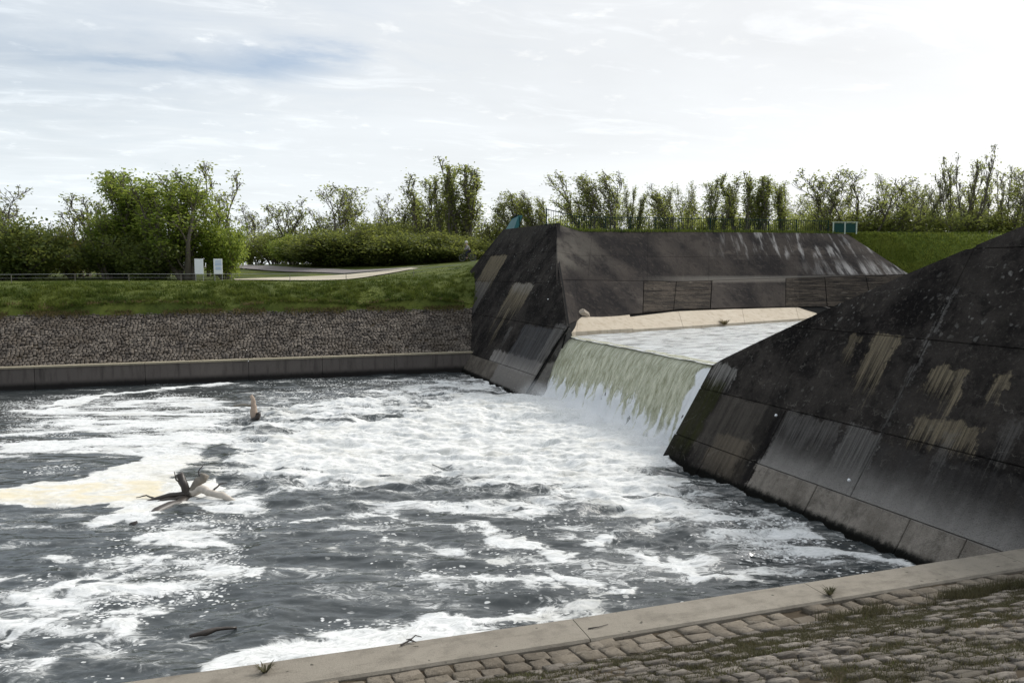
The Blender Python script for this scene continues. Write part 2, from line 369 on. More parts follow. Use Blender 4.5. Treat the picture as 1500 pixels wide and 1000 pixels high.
def grid_mesh(name, X, Y, Z, mats, smooth=True, attrs=None):
    r, c = X.shape; i = np.arange(r * c).reshape(r, c)
    F = np.stack([i[:-1, :-1], i[:-1, 1:], i[1:, 1:], i[1:, :-1]], -1).reshape(-1, 4)
    return raw_mesh(name, np.stack([X, Y, Z], -1).reshape(-1, 3), F, mats, smooth, attrs)

def hash2(i, j, seed):
    n = (i.astype(np.int64) * 374761393 + j.astype(np.int64) * 668265263 + seed * 1442695041) & 0xFFFFFFFF
    n = ((n ^ (n >> 13)) * 1274126177) & 0xFFFFFFFF
    return ((n ^ (n >> 16)) & 0xFFFF) / 65535.0
def vnoise(x, y, seed=0):
    xi, yi = np.floor(x), np.floor(y); fx, fy = x - xi, y - yi
    fx = fx * fx * fx * (fx * (fx * 6 - 15) + 10); fy = fy * fy * fy * (fy * (fy * 6 - 15) + 10)
    a, b, c, e = hash2(xi, yi, seed), hash2(xi + 1, yi, seed), hash2(xi, yi + 1, seed), hash2(xi + 1, yi + 1, seed)
    return (a + (b - a) * fx) * (1 - fy) + (c + (e - c) * fx) * fy
def fbm(x, y, seed=0, oct=4, gain=0.5):
    s = 0.0; a = 1.0; t = 0.0
    for k in range(oct):
        s = s + a * vnoise(x, y, seed + k * 17); t += a; a *= gain
        x, y = x * 1.93 * 0.96 - y * 1.93 * 0.28 + 13.7, x * 1.93 * 0.28 + y * 1.93 * 0.96 + 5.1
    return s / t
def smooth(x, a, b):
    t = np.clip((x - a) / (b - a), 0, 1); return t * t * (3 - 2 * t)

# terrain of the far side, interpolated between surveyed points
TP = []
for x in (-60, -30, -10, 0, 8): TP += [(x, 52.4, 3.85), (x, 53.5, 4.5), (x, 55.3, 5.2), (x, 58, 5.38), (x, 64, 5.42)]
TP += [(15.5, 52.4, 3.87), (15.9, 53.6, 4.6), (16.5, 55.3, 5.5), (17.2, 57.7, 6.2), (12, 56, 5.45), (12, 60, 5.7), (11.7, 65.8, 5.95), (7.5, 72.6, 6.2), (3.7, 79.2, 6.5), (-0.3, 84.9, 6.75),
       (20.9, 72.2, 7.0), (17, 66, 6.6), (20, 62, 7.1), (22, 65, 7.4), (-16, 78, 5.4), (-1.2, 72.4, 5.5), (-3, 68, 5.42), (-20, 65, 5.4), (-60, 100, 5.4), (-100, 200, 5.5), (0, 150, 7), (100, 150, 7.6),
       (300, 300, 8), (-300, 300, 5.5), (0, 800, 7), (400, 800, 7), (-400, 800, 6), (22, 58, 8.7), (30, 60, 8.9), (45, 58, 8.95), (60, 60, 8.8), (90, 60, 8.7), (30, 80, 8), (60, 90, 7.8), (21, 46, 8.5), (29, 48, 8.75), (40, 50, 8.95), (56, 47, 9), (72, 43, 9), (120, 40, 8.8), (5, 92, 7.0), (40, 110, 7.5), (15, 85, 7.0)]
TP = np.array(TP, float)
_D = np.sqrt(((TP[:, None, :2] - TP[None, :, :2]) ** 2).sum(-1)); _W = np.linalg.solve(_D + np.eye(len(TP)) * 1e-6, TP[:, 2] - 6)
def ground_z(x, y):
    x, y = np.asarray(x, float), np.asarray(y, float); z = np.zeros(x.shape) + 6
    for p, w_ in zip(TP, _W): z = z + w_ * np.sqrt((x - p[0]) ** 2 + (y - p[1]) ** 2)
    return z
def gz(x, y): return float(ground_z(np.array([x]), np.array([y]))[0])

# ------------------------------------------------------------------ materials
def grass_mat(name, c0, c1, c2):
    m, n, b = material(name, 0.9, 0.15)
    p = n.pos(); a = n.noise(p, 0.35, 5, 0.6); c = n.noise(p, 6.0, 4, 0.7)
    col = n.mix(n.step(a, 0.35, 0.65), c0, c1)
    col = n.mix(n.m('MULTIPLY', n.step(c, 0.45, 0.75), 0.7), col, c2)
    n.put(b.inputs['Base Color'], col); n.put(b.inputs['Normal'], n.bump(c, 0.7, 0.08)); return m
def blade_mat(name, c0, c1, tr_=0.35):
    m, n, b = material(name, 0.7, 0.2)
    p = n.pos(); a = n.noise(p, 0.5, 3, 0.6); c = n.noise(p, 9.0, 2, 0.6)
    col = n.mix(n.m('ADD', n.m('MULTIPLY', n.step(a, 0.3, 0.7), 0.5), n.m('MULTIPLY', n.step(c, 0.3, 0.7), 0.5)), c0, c1)
    n.put(b.inputs['Base Color'], col)
    tr = n.node('ShaderNodeBsdfTranslucent'); n.put(tr.inputs[0], col)
    mxs = n.node('ShaderNodeMixShader'); mxs.inputs[0].default_value = tr_
    out = m.node_tree.nodes['Material Output']
    n.L(b.outputs[0], mxs.inputs[1]); n.L(tr.outputs[0], mxs.inputs[2]); n.L(mxs.outputs[0], out.inputs[0]); return m
def leaf_mat(name, c0, c1, trans=0.42):
    m, n, b = material(name, 0.55, 0.25)
    p = n.pos(); a = n.noise(p, 0.9, 3, 0.6); c = n.noise(p, 7.0, 2, 0.6)
    f = n.m('ADD', n.m('ADD', n.m('MULTIPLY', n.step(a, 0.3, 0.7), 0.45), n.m('MULTIPLY', n.step(c, 0.3, 0.7), 0.35)), n.m('MULTIPLY', n.rnd(), 0.2))
    col = n.mix(f, c0, c1); n.put(b.inputs['Base Color'], col)
    tr = n.node('ShaderNodeBsdfTranslucent'); n.put(tr.inputs[0], n.mix(0.5, col, (0.48, 0.52, 0.12)))
    mxs = n.node('ShaderNodeMixShader'); mxs.inputs[0].default_value = trans
    out = m.node_tree.nodes['Material Output']
    n.L(b.outputs[0], mxs.inputs[1]); n.L(tr.outputs[0], mxs.inputs[2]); n.L(mxs.outputs[0], out.inputs[0]); return m
def plain(name, c, rough=0.6, spec=0.4, metal=0.0, var=0.15, scale=8.0):
    m, n, b = material(name, rough, spec); b.inputs['Metallic'].default_value = metal
    f = n.noise(n.pos(), scale, 5, 0.65)
    n.put(b.inputs['Base Color'], n.mix(f, tuple(k * (1 - var) for k in c), tuple(min(1, k * (1 + var)) for k in c)))
    n.put(b.inputs['Normal'], n.bump(f, 0.15, 0.01)); return m
def stone_mat(name, c0, c1, c2, cell=3.4):
    m, n, b = material(name, 0.85, 0.25)
    p = n.pos(); v = n.voro(p, cell, 'F1', 'Color'); vr = n.sep(v)[0]
    r = n.m('FRACT', n.m('ADD', vr, n.rnd()))
    col = n.mix(r, c0, c1)
    f = n.noise(p, 14, 6, 0.7); g = n.noise(p, 0.7, 4, 0.6)
    col = n.mix(n.m('MULTIPLY', n.step(g, 0.45, 0.65), 0.75), col, c2)
    col = n.mix(n.m('MULTIPLY', n.step(f, 0.48, 0.70), 0.65), col, tuple(k * 0.40 for k in c0))
    col = n.mix(n.m('MULTIPLY', n.step(n.noise(p, 26, 5, 0.75), 0.56, 0.70), 0.55), col, tuple(min(1, k * 1.45) for k in c1))
    n.put(b.inputs['Base Color'], col); n.put(b.inputs['Normal'], n.bump(n.m('ADD', f, n.m('MULTIPLY', n.noise(p, 45, 3, 0.7), 0.4)), 1.0, 0.035)); return m
def conc_mat(name, c0, c1, dark, streak_axis='x', k=0.6, tide=None):
    m, n, b = material(name, 0.85, 0.25)
    p = n.pos(); x, y, z = n.sep(p)[:3]
    a = n.noise(p, 0.8, 6, 0.65); f = n.noise(p, 18, 5, 0.7)
    s = n.noise(n.comb(n.m('MULTIPLY', x, 3.0), n.m('MULTIPLY', y, 3.0), n.m('MULTIPLY', z, 0.35)), 1.0, 5, 0.65)
    col = n.mix(a, c0, c1); col = n.mix(n.m('MULTIPLY', n.step(s, 0.45, 0.72), k), col, dark)
    col = n.mix(n.m('MULTIPLY', n.step(f, 0.52, 0.75), 0.3), col, dark)
    if tide: col = n.mix(n.step(n.m('ADD', z, n.m('MULTIPLY', n.m('SUBTRACT', s, 0.5), 0.25)), tide, tide * 0.3), col, (0.016, 0.014, 0.013))
    n.put(b.inputs['Base Color'], col); n.put(b.inputs['Normal'], n.bump(n.m('ADD', f, a), 0.35, 0.02)); return m

M = {}
M['grass_ground'] = grass_mat('grass_ground', (0.055, 0.074, 0.014), (0.110, 0.130, 0.026), (0.030, 0.040, 0.010))
M['blade'] = blade_mat('grass_blade', (0.036, 0.066, 0.010), (0.140, 0.165, 0.028))
M['blade_light'] = blade_mat('light_blade', (0.105, 0.145, 0.018), (0.190, 0.215, 0.040), 0.5)
M['grass_light'] = grass_mat('grass_light', (0.075, 0.105, 0.016), (0.135, 0.160, 0.030), (0.050, 0.070, 0.012))
M['blade_dry'] = blade_mat('dry_blade', (0.10, 0.082, 0.032), (0.18, 0.14, 0.065))
M['weed'] = blade_mat('weed_blade', (0.075, 0.066, 0.038), (0.115, 0.110, 0.055))
M['leaf_bright'] = leaf_mat('leaf_bright', (0.0675, 0.1283, 0.0108), (0.1823, 0.2497, 0.0297), 0.55)
M['leaf_dark'] = leaf_mat('leaf_dark', (0.0459, 0.0702, 0.0162), (0.1013, 0.1323, 0.0297), 0.4)
M['leaf_olive'] = leaf_mat('leaf_olive', (0.1148, 0.1418, 0.0338), (0.2228, 0.2497, 0.0810), 0.6)
M['leaf_grey'] = leaf_mat('leaf_grey', (0.10, 0.115, 0.062), (0.16, 0.172, 0.105), 0.6)
M['leaf_hedge'] = leaf_mat('leaf_hedge', (0.050, 0.066, 0.014), (0.125, 0.145, 0.032), 0.45)
M['leaf_ochre'] = leaf_mat('leaf_ochre', (0.22, 0.13, 0.012), (0.34, 0.22, 0.03))
M['bark'] = plain('bark', (0.13, 0.115, 0.095), 0.9, 0.1, var=0.4)
M['dirt'] = plain('dirt', (0.060, 0.047, 0.032), 0.95, 0.1, var=0.75, scale=9)
M['stone_far'] = stone_mat('revetment_stone', (0.040, 0.034, 0.030), (0.205, 0.175, 0.145), (0.085, 0.068, 0.052))
M['stone_pale'] = stone_mat('pale_cobble', (0.16, 0.135, 0.102), (0.25, 0.215, 0.17), (0.12, 0.10, 0.076), 2.7)
def course_mat():
    m, n, b = material('course_concrete', 0.95, 0.04); p = n.pos()
    a_ = n.noise(n.mul(p, (0.5, 0.5, 7.0)), 1.0, 6, 0.7); c_ = n.noise(n.mul(p, (2.5, 2.5, 6.0)), 1.0, 6, 0.72); w_ = n.noise(p, 0.5, 3)
    col = n.mix(n.step(a_, 0.36, 0.64), (0.026, 0.023, 0.021), (0.082, 0.068, 0.055))
    col = n.mix(n.m('MULTIPLY', n.step(c_, 0.50, 0.66), 0.7), col, (0.020, 0.018, 0.017))
    col = n.mix(n.m('MULTIPLY', n.step(n.noise(n.mul(p, (1.2, 1.2, 9.0)), 1.0, 5, 0.7), 0.60, 0.70), n.step(w_, 0.42, 0.58)), col, (0.20, 0.175, 0.145))
    n.put(b.inputs['Base Color'], col); n.put(b.inputs['Normal'], n.bump(n.m('ADD', a_, c_), 0.9, 0.08)); return m
M['stone_bank'] = course_mat()
M['stone_near'] = stone_mat('cobble', (0.105, 0.090, 0.074), (0.27, 0.24, 0.205), (0.10, 0.087, 0.066), 2.7)
def kerb_mat():
    m = conc_mat('kerb_concrete', (0.215, 0.190, 0.153), (0.31, 0.28, 0.233), (0.12, 0.105, 0.085), k=0.5)
    n = NT(m.node_tree); b = m.node_tree.nodes['Principled BSDF']; col = b.inputs['Base Color'].links[0].from_socket; p = n.pos()
    st = n.noise(n.mul(p, (0.7, 2.2, 1)), 1.6, 7, 0.72); pit = n.noise(p, 40, 4, 0.75); li = n.voro(n.vm('ADD', p, n.mul(n.noise(p, 9, 3, 0.6, col=True), (0.15, 0.15, 0.15))), 5.0)
    col = n.mix(n.m('MULTIPLY', n.step(st, 0.50, 0.68), 0.5), col, (0.13, 0.112, 0.088))
    col = n.mix(n.m('MULTIPLY', n.step(pit, 0.56, 0.68), 0.5), col, (0.10, 0.088, 0.07))
    col = n.mix(n.m('MULTIPLY', n.step(li, 0.16, 0.08), n.step(n.noise(p, 1.3, 3), 0.52, 0.6)), col, (0.07, 0.064, 0.05))
    n.put(b.inputs['Base Color'], col); n.put(b.inputs['Normal'], n.bump(n.m('ADD', pit, st), 0.6, 0.015)); return m
M['kerb'] = kerb_mat() or conc_mat('kerb_concrete', (0.21, 0.188, 0.153), (0.30, 0.273, 0.228), (0.12, 0.105, 0.085), k=0.5)
M['wall'] = conc_mat('wall_concrete', (0.105, 0.090, 0.082), (0.150, 0.132, 0.118), (0.045, 0.038, 0.036), k=0.7, tide=0.45)
M['coping'] = conc_mat('coping_concrete', (0.26, 0.23, 0.165), (0.34, 0.30, 0.22), (0.19, 0.16, 0.11), k=0.4)
M['ledge'] = conc_mat('ledge_concrete', (0.40, 0.33, 0.24), (0.56, 0.50, 0.41), (0.27, 0.21, 0.14), k=0.5)
M['asphalt'] = plain('asphalt', (0.21, 0.19, 0.185), 0.9, 0.2, var=0.2, scale=3)
M['sand'] = plain('sandy_path', (0.48, 0.43, 0.34), 0.95, 0.1, var=0.25, scale=2)
M['paint_green'] = plain('green_paint', (0.008, 0.026, 0.023), 0.9, 0.1, var=0.2)
M['paint_teal'] = plain('teal_sheet', (0.012, 0.105, 0.115), 0.5, 0.4, var=0.3, scale=2)
M['gate_teal'] = plain('gate_teal', (0.018, 0.050, 0.042), 0.9, 0.05, var=0.2)
M['paint_pale'] = plain('pale_paint', (0.34, 0.40, 0.34), 0.6, 0.3)
M['white'] = plain('white_sheet', (0.78, 0.80, 0.82), 0.5, 0.4, var=0.04)
M['print'] = plain('pale_print', (0.50, 0.58, 0.72), 0.6, 0.3, var=0.1)
M['steel'] = plain('steel', (0.30, 0.31, 0.31), 0.5, 0.4, metal=0.3)
M['rubber'] = plain('rubber', (0.012, 0.012, 0.013), 0.8, 0.3)
M['bike'] = plain('bike_paint', (0.02, 0.02, 0.025), 0.4, 0.5)
M['skin'] = plain('skin', (0.42, 0.26, 0.19), 0.6, 0.3)
M['jacket'] = plain('grey_jacket', (0.30, 0.29, 0.29), 0.9, 0.1)
M['trousers'] = plain('dark_trousers', (0.035, 0.035, 0.05), 0.9, 0.1)
M['jeans'] = M['trousers']
M['helmet'] = plain('pale_helmet', (0.62, 0.60, 0.60), 0.4, 0.5)
M['wood_pale'] = plain('stripped_wood', (0.36, 0.28, 0.22), 0.7, 0.3, var=0.35, scale=12)
M['wood_bleached'] = plain('bleached_wood', (0.52, 0.47, 0.41), 0.8, 0.2, var=0.35, scale=9)
M['wood_dark'] = plain('wet_wood', (0.045, 0.036, 0.030), 0.45, 0.5, var=0.4, scale=12)
M['wood_grey'] = plain('grey_wood', (0.20, 0.18, 0.15), 0.7, 0.3, var=0.4, scale=12)
M['rock'] = plain('pale_rock', (0.38, 0.33, 0.27), 0.9, 0.2, var=0.3, scale=6)

def weathered(name, patches, washed, extra, fade=None):
    """old dam concrete: black crust, pale spalled patches with run-off below them, a washed foot"""
    m, n, b = material(name, 0.95, 0.03)
    p = n.pos(); x, y, z = n.sep(p)[:3]
    n1 = n.noise(p, 0.55, 7, 0.66); n2 = n.noise(p, 5.5, 6, 0.7); fine = n.noise(p, 34, 3, 0.6)
    run = n.noise(n.comb(0.0, n.m('MULTIPLY', y, 5.5), n.m('MULTIPLY', z, 0.30)), 1.0, 6, 0.68)         # run-off streaks down the face
    runf = n.noise(n.comb(3.0, n.m('MULTIPLY', y, 15.0), n.m('MULTIPLY', z, 0.5)), 1.0, 4, 0.7)
    col = n.mix(n.step(n1, 0.36, 0.68), (0.0105, 0.0096, 0.0096), (0.048, 0.0425, 0.0385))
    col = n.mix(n.m('MULTIPLY', n.step(n2, 0.50, 0.72), 0.6), col, (0.046, 0.041, 0.036))
    n4 = n.noise(p, 1.7, 7, 0.72, 0.4)
    col = n.mix(n.m('MULTIPLY', n.step(n4, 0.50, 0.64), 0.65), col, (0.0075, 0.007, 0.0075))
    col = n.mix(n.m('MULTIPLY', n.step(n4, 0.42, 0.30), 0.8), col, (0.085, 0.075, 0.065))
    col = n.mix(n.m('MULTIPLY', n.step(run, 0.55, 0.75), 0.35), col, (0.060, 0.055, 0.048))
    col = n.mix(n.m('MULTIPLY', n.step(n.noise(p, 11, 5, 0.75), 0.55, 0.68), 0.55), col, (0.085, 0.079, 0.070))
    # lichen and spalls: small pale spots, denser high up
    dens = n.noise(p, 0.45, 3, 0.6)
    v = n.voro(n.vm('ADD', p, n.mul(n.noise(p, 4, 2, 0.5, col=True), (0.25, 0.25, 0.25))), 2.6)
    spot = n.m('MULTIPLY', n.step(v, 0.20, 0.13), n.step(n.noise(p, 1.7, 2), 0.44, 0.54))
    v2 = n.voro(n.vm('ADD', p, n.mul(n.noise(p, 7, 2, 0.5, col=True), (0.12, 0.12, 0.12))), 6.0)
    spot2 = n.m('MULTIPLY', n.step(v2, 0.24, 0.14), n.step(n.noise(p, 2.9, 2), 0.46, 0.56))
    hi = n.step(z, 3.6, 6.0)
    col = n.mix(n.m('MULTIPLY', n.m('MULTIPLY', n.m('MAXIMUM', spot, spot2), n.step(dens, 0.36, 0.6)), n.m('ADD', 0.30, n.m('MULTIPLY', hi, 0.6))), col, (0.17, 0.165, 0.155))
    wy = n.m('ADD', y, n.m('MULTIPLY', n.m('SUBTRACT', n.noise(p, 2.2, 5, 0.7), 0.5), 0.8))
    wz = n.m('ADD', z, n.m('MULTIPLY', n.m('SUBTRACT', n.noise(p, 3.0, 5, 0.7), 0.5), 0.5))
    for y0, y1, zt, zb, c, k in extra:                                       # broad washed or mossy zones
        f = n.m('MULTIPLY', n.m('MULTIPLY', n.step(wy, y0 - 0.12, y0 + 0.12), n.step(wy, y1 + 0.12, y1 - 0.12)), n.m('MULTIPLY', n.step(wz, zt + 0.06, zt - 0.06), n.step(wz, zb - 0.5, zb + 0.5)))
        f = n.m('MULTIPLY', f, n.m('ADD', 0.45, n.m('MULTIPLY', n.step(run, 0.38, 0.62), 0.55)))
        col = n.mix(n.m('MULTIPLY', f, k), col, c)
    if fade:                                                                 # splash zone scoured pale above the foot, dying away upwards
        f = n.m('POWER', n.step(n.m('ADD', z, n.m('MULTIPLY', n.m('SUBTRACT', n.noise(p, 1.1, 5, 0.65), 0.5), 0.7)), 1.95, 0.66), 1.6)
        f = n.m('MULTIPLY', f, n.m('MULTIPLY', n.step(wy, fade[0] + 0.1, fade[0] - 0.1), n.m('ADD', 0.7, n.m('MULTIPLY', run, 0.4))))
        col = n.mix(n.m('MULTIPLY', f, fade[1]), col, (0.30, 0.285, 0.268))
    cr = n.voro(n.vm('ADD', n.comb(0.0, n.m('MULTIPLY', y, 0.55), n.m('MULTIPLY', z, 1.0)), n.mul(n.noise(p, 1.6, 5, 0.65, col=True), (0.5, 0.5, 0.5))), 0.8, 'DISTANCE_TO_EDGE')
    col = n.mix(n.m('MULTIPLY', n.m('MULTIPLY', n.step(cr, 0.013, 0.002), n.step(n.noise(p, 1.6, 5, 0.7), 0.50, 0.62)), 0.55), col, (0.15, 0.14, 0.125))
    for y0, y1, zt, zb, c, k in patches:
        yy = n.m('ADD', y, n.m('MULTIPLY', n.m('ADD', n.m('SUBTRACT', n2, 0.5), n.m('MULTIPLY', n.m('SUBTRACT', n4, 0.5), 1.3)), 0.55))
        zz = n.m('ADD', z, n.m('MULTIPLY', n.m('SUBTRACT', n.noise(p, 2.4, 5, 0.7), 0.5), 0.75))
        tail = n.step(n.m('ADD', zz, n.m('MULTIPLY', n.m('SUBTRACT', n.m('ADD', n.m('MULTIPLY', run, 0.5), n.m('MULTIPLY', runf, 0.5)), 0.5), (zt - zb) * 3.2)), zb, zb + (zt - zb) * 0.75)
        f = n.m('MULTIPLY', n.m('MULTIPLY', n.step(yy, y0 - 0.05, y0 + 0.05), n.step(yy, y1 + 0.05, y1 - 0.05)), n.m('MULTIPLY', n.step(zz, zt + 0.05, zt - 0.05), tail))
        f = n.m('MULTIPLY', f, n.m('ADD', 0.40, n.m('MULTIPLY', n.step(runf, 0.40, 0.62), 0.60)))
        col = n.mix(n.m('MULTIPLY', f, k), col, c)
    wc0, wc1, zw, yl, yh = washed                                            # the foot that high water keeps clean
    f = n.m('MULTIPLY', n.step(z, zw + 0.02, zw - 0.02), n.m('MULTIPLY', n.step(wy, yl - 0.05, yl + 0.05), n.step(wy, yh + 0.05, yh - 0.05)))
    wcol = n.mix(n.step(n.noise(p, 1.6, 7, 0.75), 0.36, 0.64), wc0, wc1)
    wcol = n.mix(n.m('MULTIPLY', n.step(n4, 0.52, 0.64), 0.6), wcol, tuple(k * 0.5 for k in wc0))
    wcol = n.mix(n.m('MULTIPLY', n.step(run, 0.52, 0.70), 0.5), wcol, tuple(k * 0.4 for k in wc0))
    wcol = n.mix(n.step(n.m('ADD', z, n.m('MULTIPLY', n.m('SUBTRACT', n2, 0.5), 0.25)), 0.26, 0.10), wcol, (0.010, 0.010, 0.009))
    col = n.mix(n.m('MULTIPLY', f, 0.92), col, wcol)
    col = n.mix(n.step(n.m('ADD', z, n.m('MULTIPLY', n.m('SUBTRACT', n2, 0.5), 0.2)), 0.20, 0.05), col, (0.008, 0.008, 0.007))
    col = n.mix(n.m('MULTIPLY', n.step(fine, 0.5, 0.75), 0.35), col, (0.014, 0.013, 0.013))
    n.put(b.inputs['Base Color'], col)
    n.put(b.inputs['Normal'], n.bump(n.m('ADD', n.m('MULTIPLY', n2, 1.0), n.m('MULTIPLY', fine, 0.5)), 1.0, 0.07))
    return m
TAN = (0.25, 0.21, 0.145); PALE = (0.27, 0.26, 0.245); GREY = (0.17, 0.163, 0.155); MOSS = (0.028, 0.032, 0.008)
M['face_right'] = weathered('weathered_concrete_right',
    [(15.65, 16.5, 4.45, 2.9, TAN, .75), (16.9, 17.3, 4.3, 3.4, TAN, .4), (13.65, 14.35, 3.85, 3.1, TAN, .75), (13.3, 13.62, 3.86, 2.75, TAN, .8), (12.35, 12.68, 3.85, 3.2, TAN, .75), (12.4, 14.1, 2.75, 2.1, TAN, .7),
     (14.75, 15.9, 2.22, 0.8, GREY, .75), (16.1, 18.2, 2.2, 1.3, GREY, .5), (21.2, 22.5, 3.05, 2.2, PALE, .75), (14.76, 14.88, 5.6, 0.9, GREY, .65), (12.9, 13.15, 2.6, 1.2, GREY, .4), (11.6, 12.0, 3.0, 1.9, GREY, .35)],
    ((0.185, 0.163, 0.138), (0.290, 0.260, 0.225), 0.735, -20, 18.3),
    [(18.6, 21.4, 2.2, 0.35, (0.085, 0.076, 0.066), .8), (18.7, 20.6, 1.15, 0.2, (0.15, 0.125, 0.095), .7), (21.5, 22.8, 2.55, 0.4, MOSS, .75), (18.25, 19.1, 2.2, 0.0, (0.012, 0.011, 0.011), .8), (9, 18.3, 2.0, 0.75, (0.050, 0.047, 0.046), .7)], (18.25, .9))
M['face_left'] = weathered('weathered_concrete_left',
    [(50.9, 54.6, 7.2, 4.4, TAN, .8), (51.2, 54.9, 5.4, 2.6, GREY, .55), (43.0, 46.5, 5.4, 3.3, TAN, .75), (43.0, 46.4, 5.4, 4.7, PALE, .6), (44.6, 45.1, 3.9, 1.6, TAN, .6), (46.0, 46.3, 4.4, 2.4, TAN, .45), (42.6, 43.1, 3.0, 1.5, GREY, .5), (35.6, 37.0, 3.5, 0.3, GREY, .8)],
    ((0.10, 0.088, 0.074), (0.165, 0.145, 0.122), 1.02, 41.5, 60),
    [(36, 43.5, 1.65, 0.6, (0.30, 0.28, 0.26), .85), (36, 44, 0.95, 0.2, (0.085, 0.070, 0.052), .7), (36.5, 41, 3.2, 1.2, (0.085, 0.085, 0.088), .8), (46, 56, 9.2, 8.2, (0.07, 0.066, 0.058), .5)], (43.5, .55))
M['joint'] = plain('joint', (0.010, 0.010, 0.010), 0.95, 0.1)

def bank_mat():
    m, n, b = material('bank_concrete', 0.95, 0.04)
    p = n.pos(); x, y, z = n.sep(p)[:3]
    n1 = n.noise(p, 0.35, 7, 0.66); n2 = n.noise(p, 4.0, 6, 0.7)
    run = n.noise(n.comb(n.m('MULTIPLY', n.m('ADD', x, n.m('MULTIPLY', z, -0.2)), 1.6), 0.0, n.m('MULTIPLY', z, 0.5)), 1.0, 6, 0.62)
    col = n.mix(n.step(n1, 0.38, 0.62), (0.018, 0.0165, 0.0170), (0.062, 0.053, 0.047))
    col = n.mix(n.m('MULTIPLY', n.step(n2, 0.50, 0.72), 0.55), col, (0.080, 0.068, 0.057))
    n3 = n.noise(n.mul(p, (0.6, 0.6, 2.2)), 0.5, 6, 0.7)
    col = n.mix(n.m('MULTIPLY', n.step(n3, 0.54, 0.68), 0.55), col, (0.105, 0.090, 0.078))
    col = n.mix(n.m('MULTIPLY', n.step(n.noise(p, 1.4, 7, 0.72), 0.48, 0.62), 0.55), col, (0.018, 0.016, 0.016))
    band = n.m('MULTIPLY', n.step(z, 5.35, 5.62), n.step(z, 5.90, 5.68))
    col = n.mix(n.m('MULTIPLY', band, n.m('MULTIPLY', 0.7, n.step(x, 22, 30))), col, (0.15, 0.14, 0.125))
    # bleached streaks on the far slabs and where the slabs end
    f = n.m('MULTIPLY', n.step(run, 0.50, 0.66), n.m('MULTIPLY', n.step(z, 6.8, 7.4), n.step(x, 29, 37)))
    f2 = n.m('MULTIPLY', n.step(run, 0.42, 0.62), n.m('MULTIPLY', n.m('MULTIPLY', n.step(z, 5.8, 6.0), n.step(z, 7.2, 6.3)), n.step(x, 37.5, 42)))
    f3 = n.m('MULTIPLY', n.m('MULTIPLY', n.step(z, 5.30, 5.45), n.step(z, 5.75, 5.55)), n.step(x, 24, 30))
    col = n.mix(n.m('MULTIPLY', n.m('MAXIMUM', f, f2), 0.75), col, (0.34, 0.33, 0.32)); col = n.mix(n.m('MULTIPLY', f3, 0.4), col, (0.17, 0.15, 0.13))
    f4 = n.m('MULTIPLY', n.step(z, 5.6, 6.8), n.m('MULTIPLY', n.step(x, 23, 18), n.step(n1, 0.4, 0.6)))
    col = n.mix(n.m('MULTIPLY', f4, 0.5), col, (0.15, 0.14, 0.12))
    n.put(b.inputs['Base Color'], col); n.put(b.inputs['Normal'], n.bump(n2, 0.6, 0.05)); return m
M['bank'] = bank_mat()

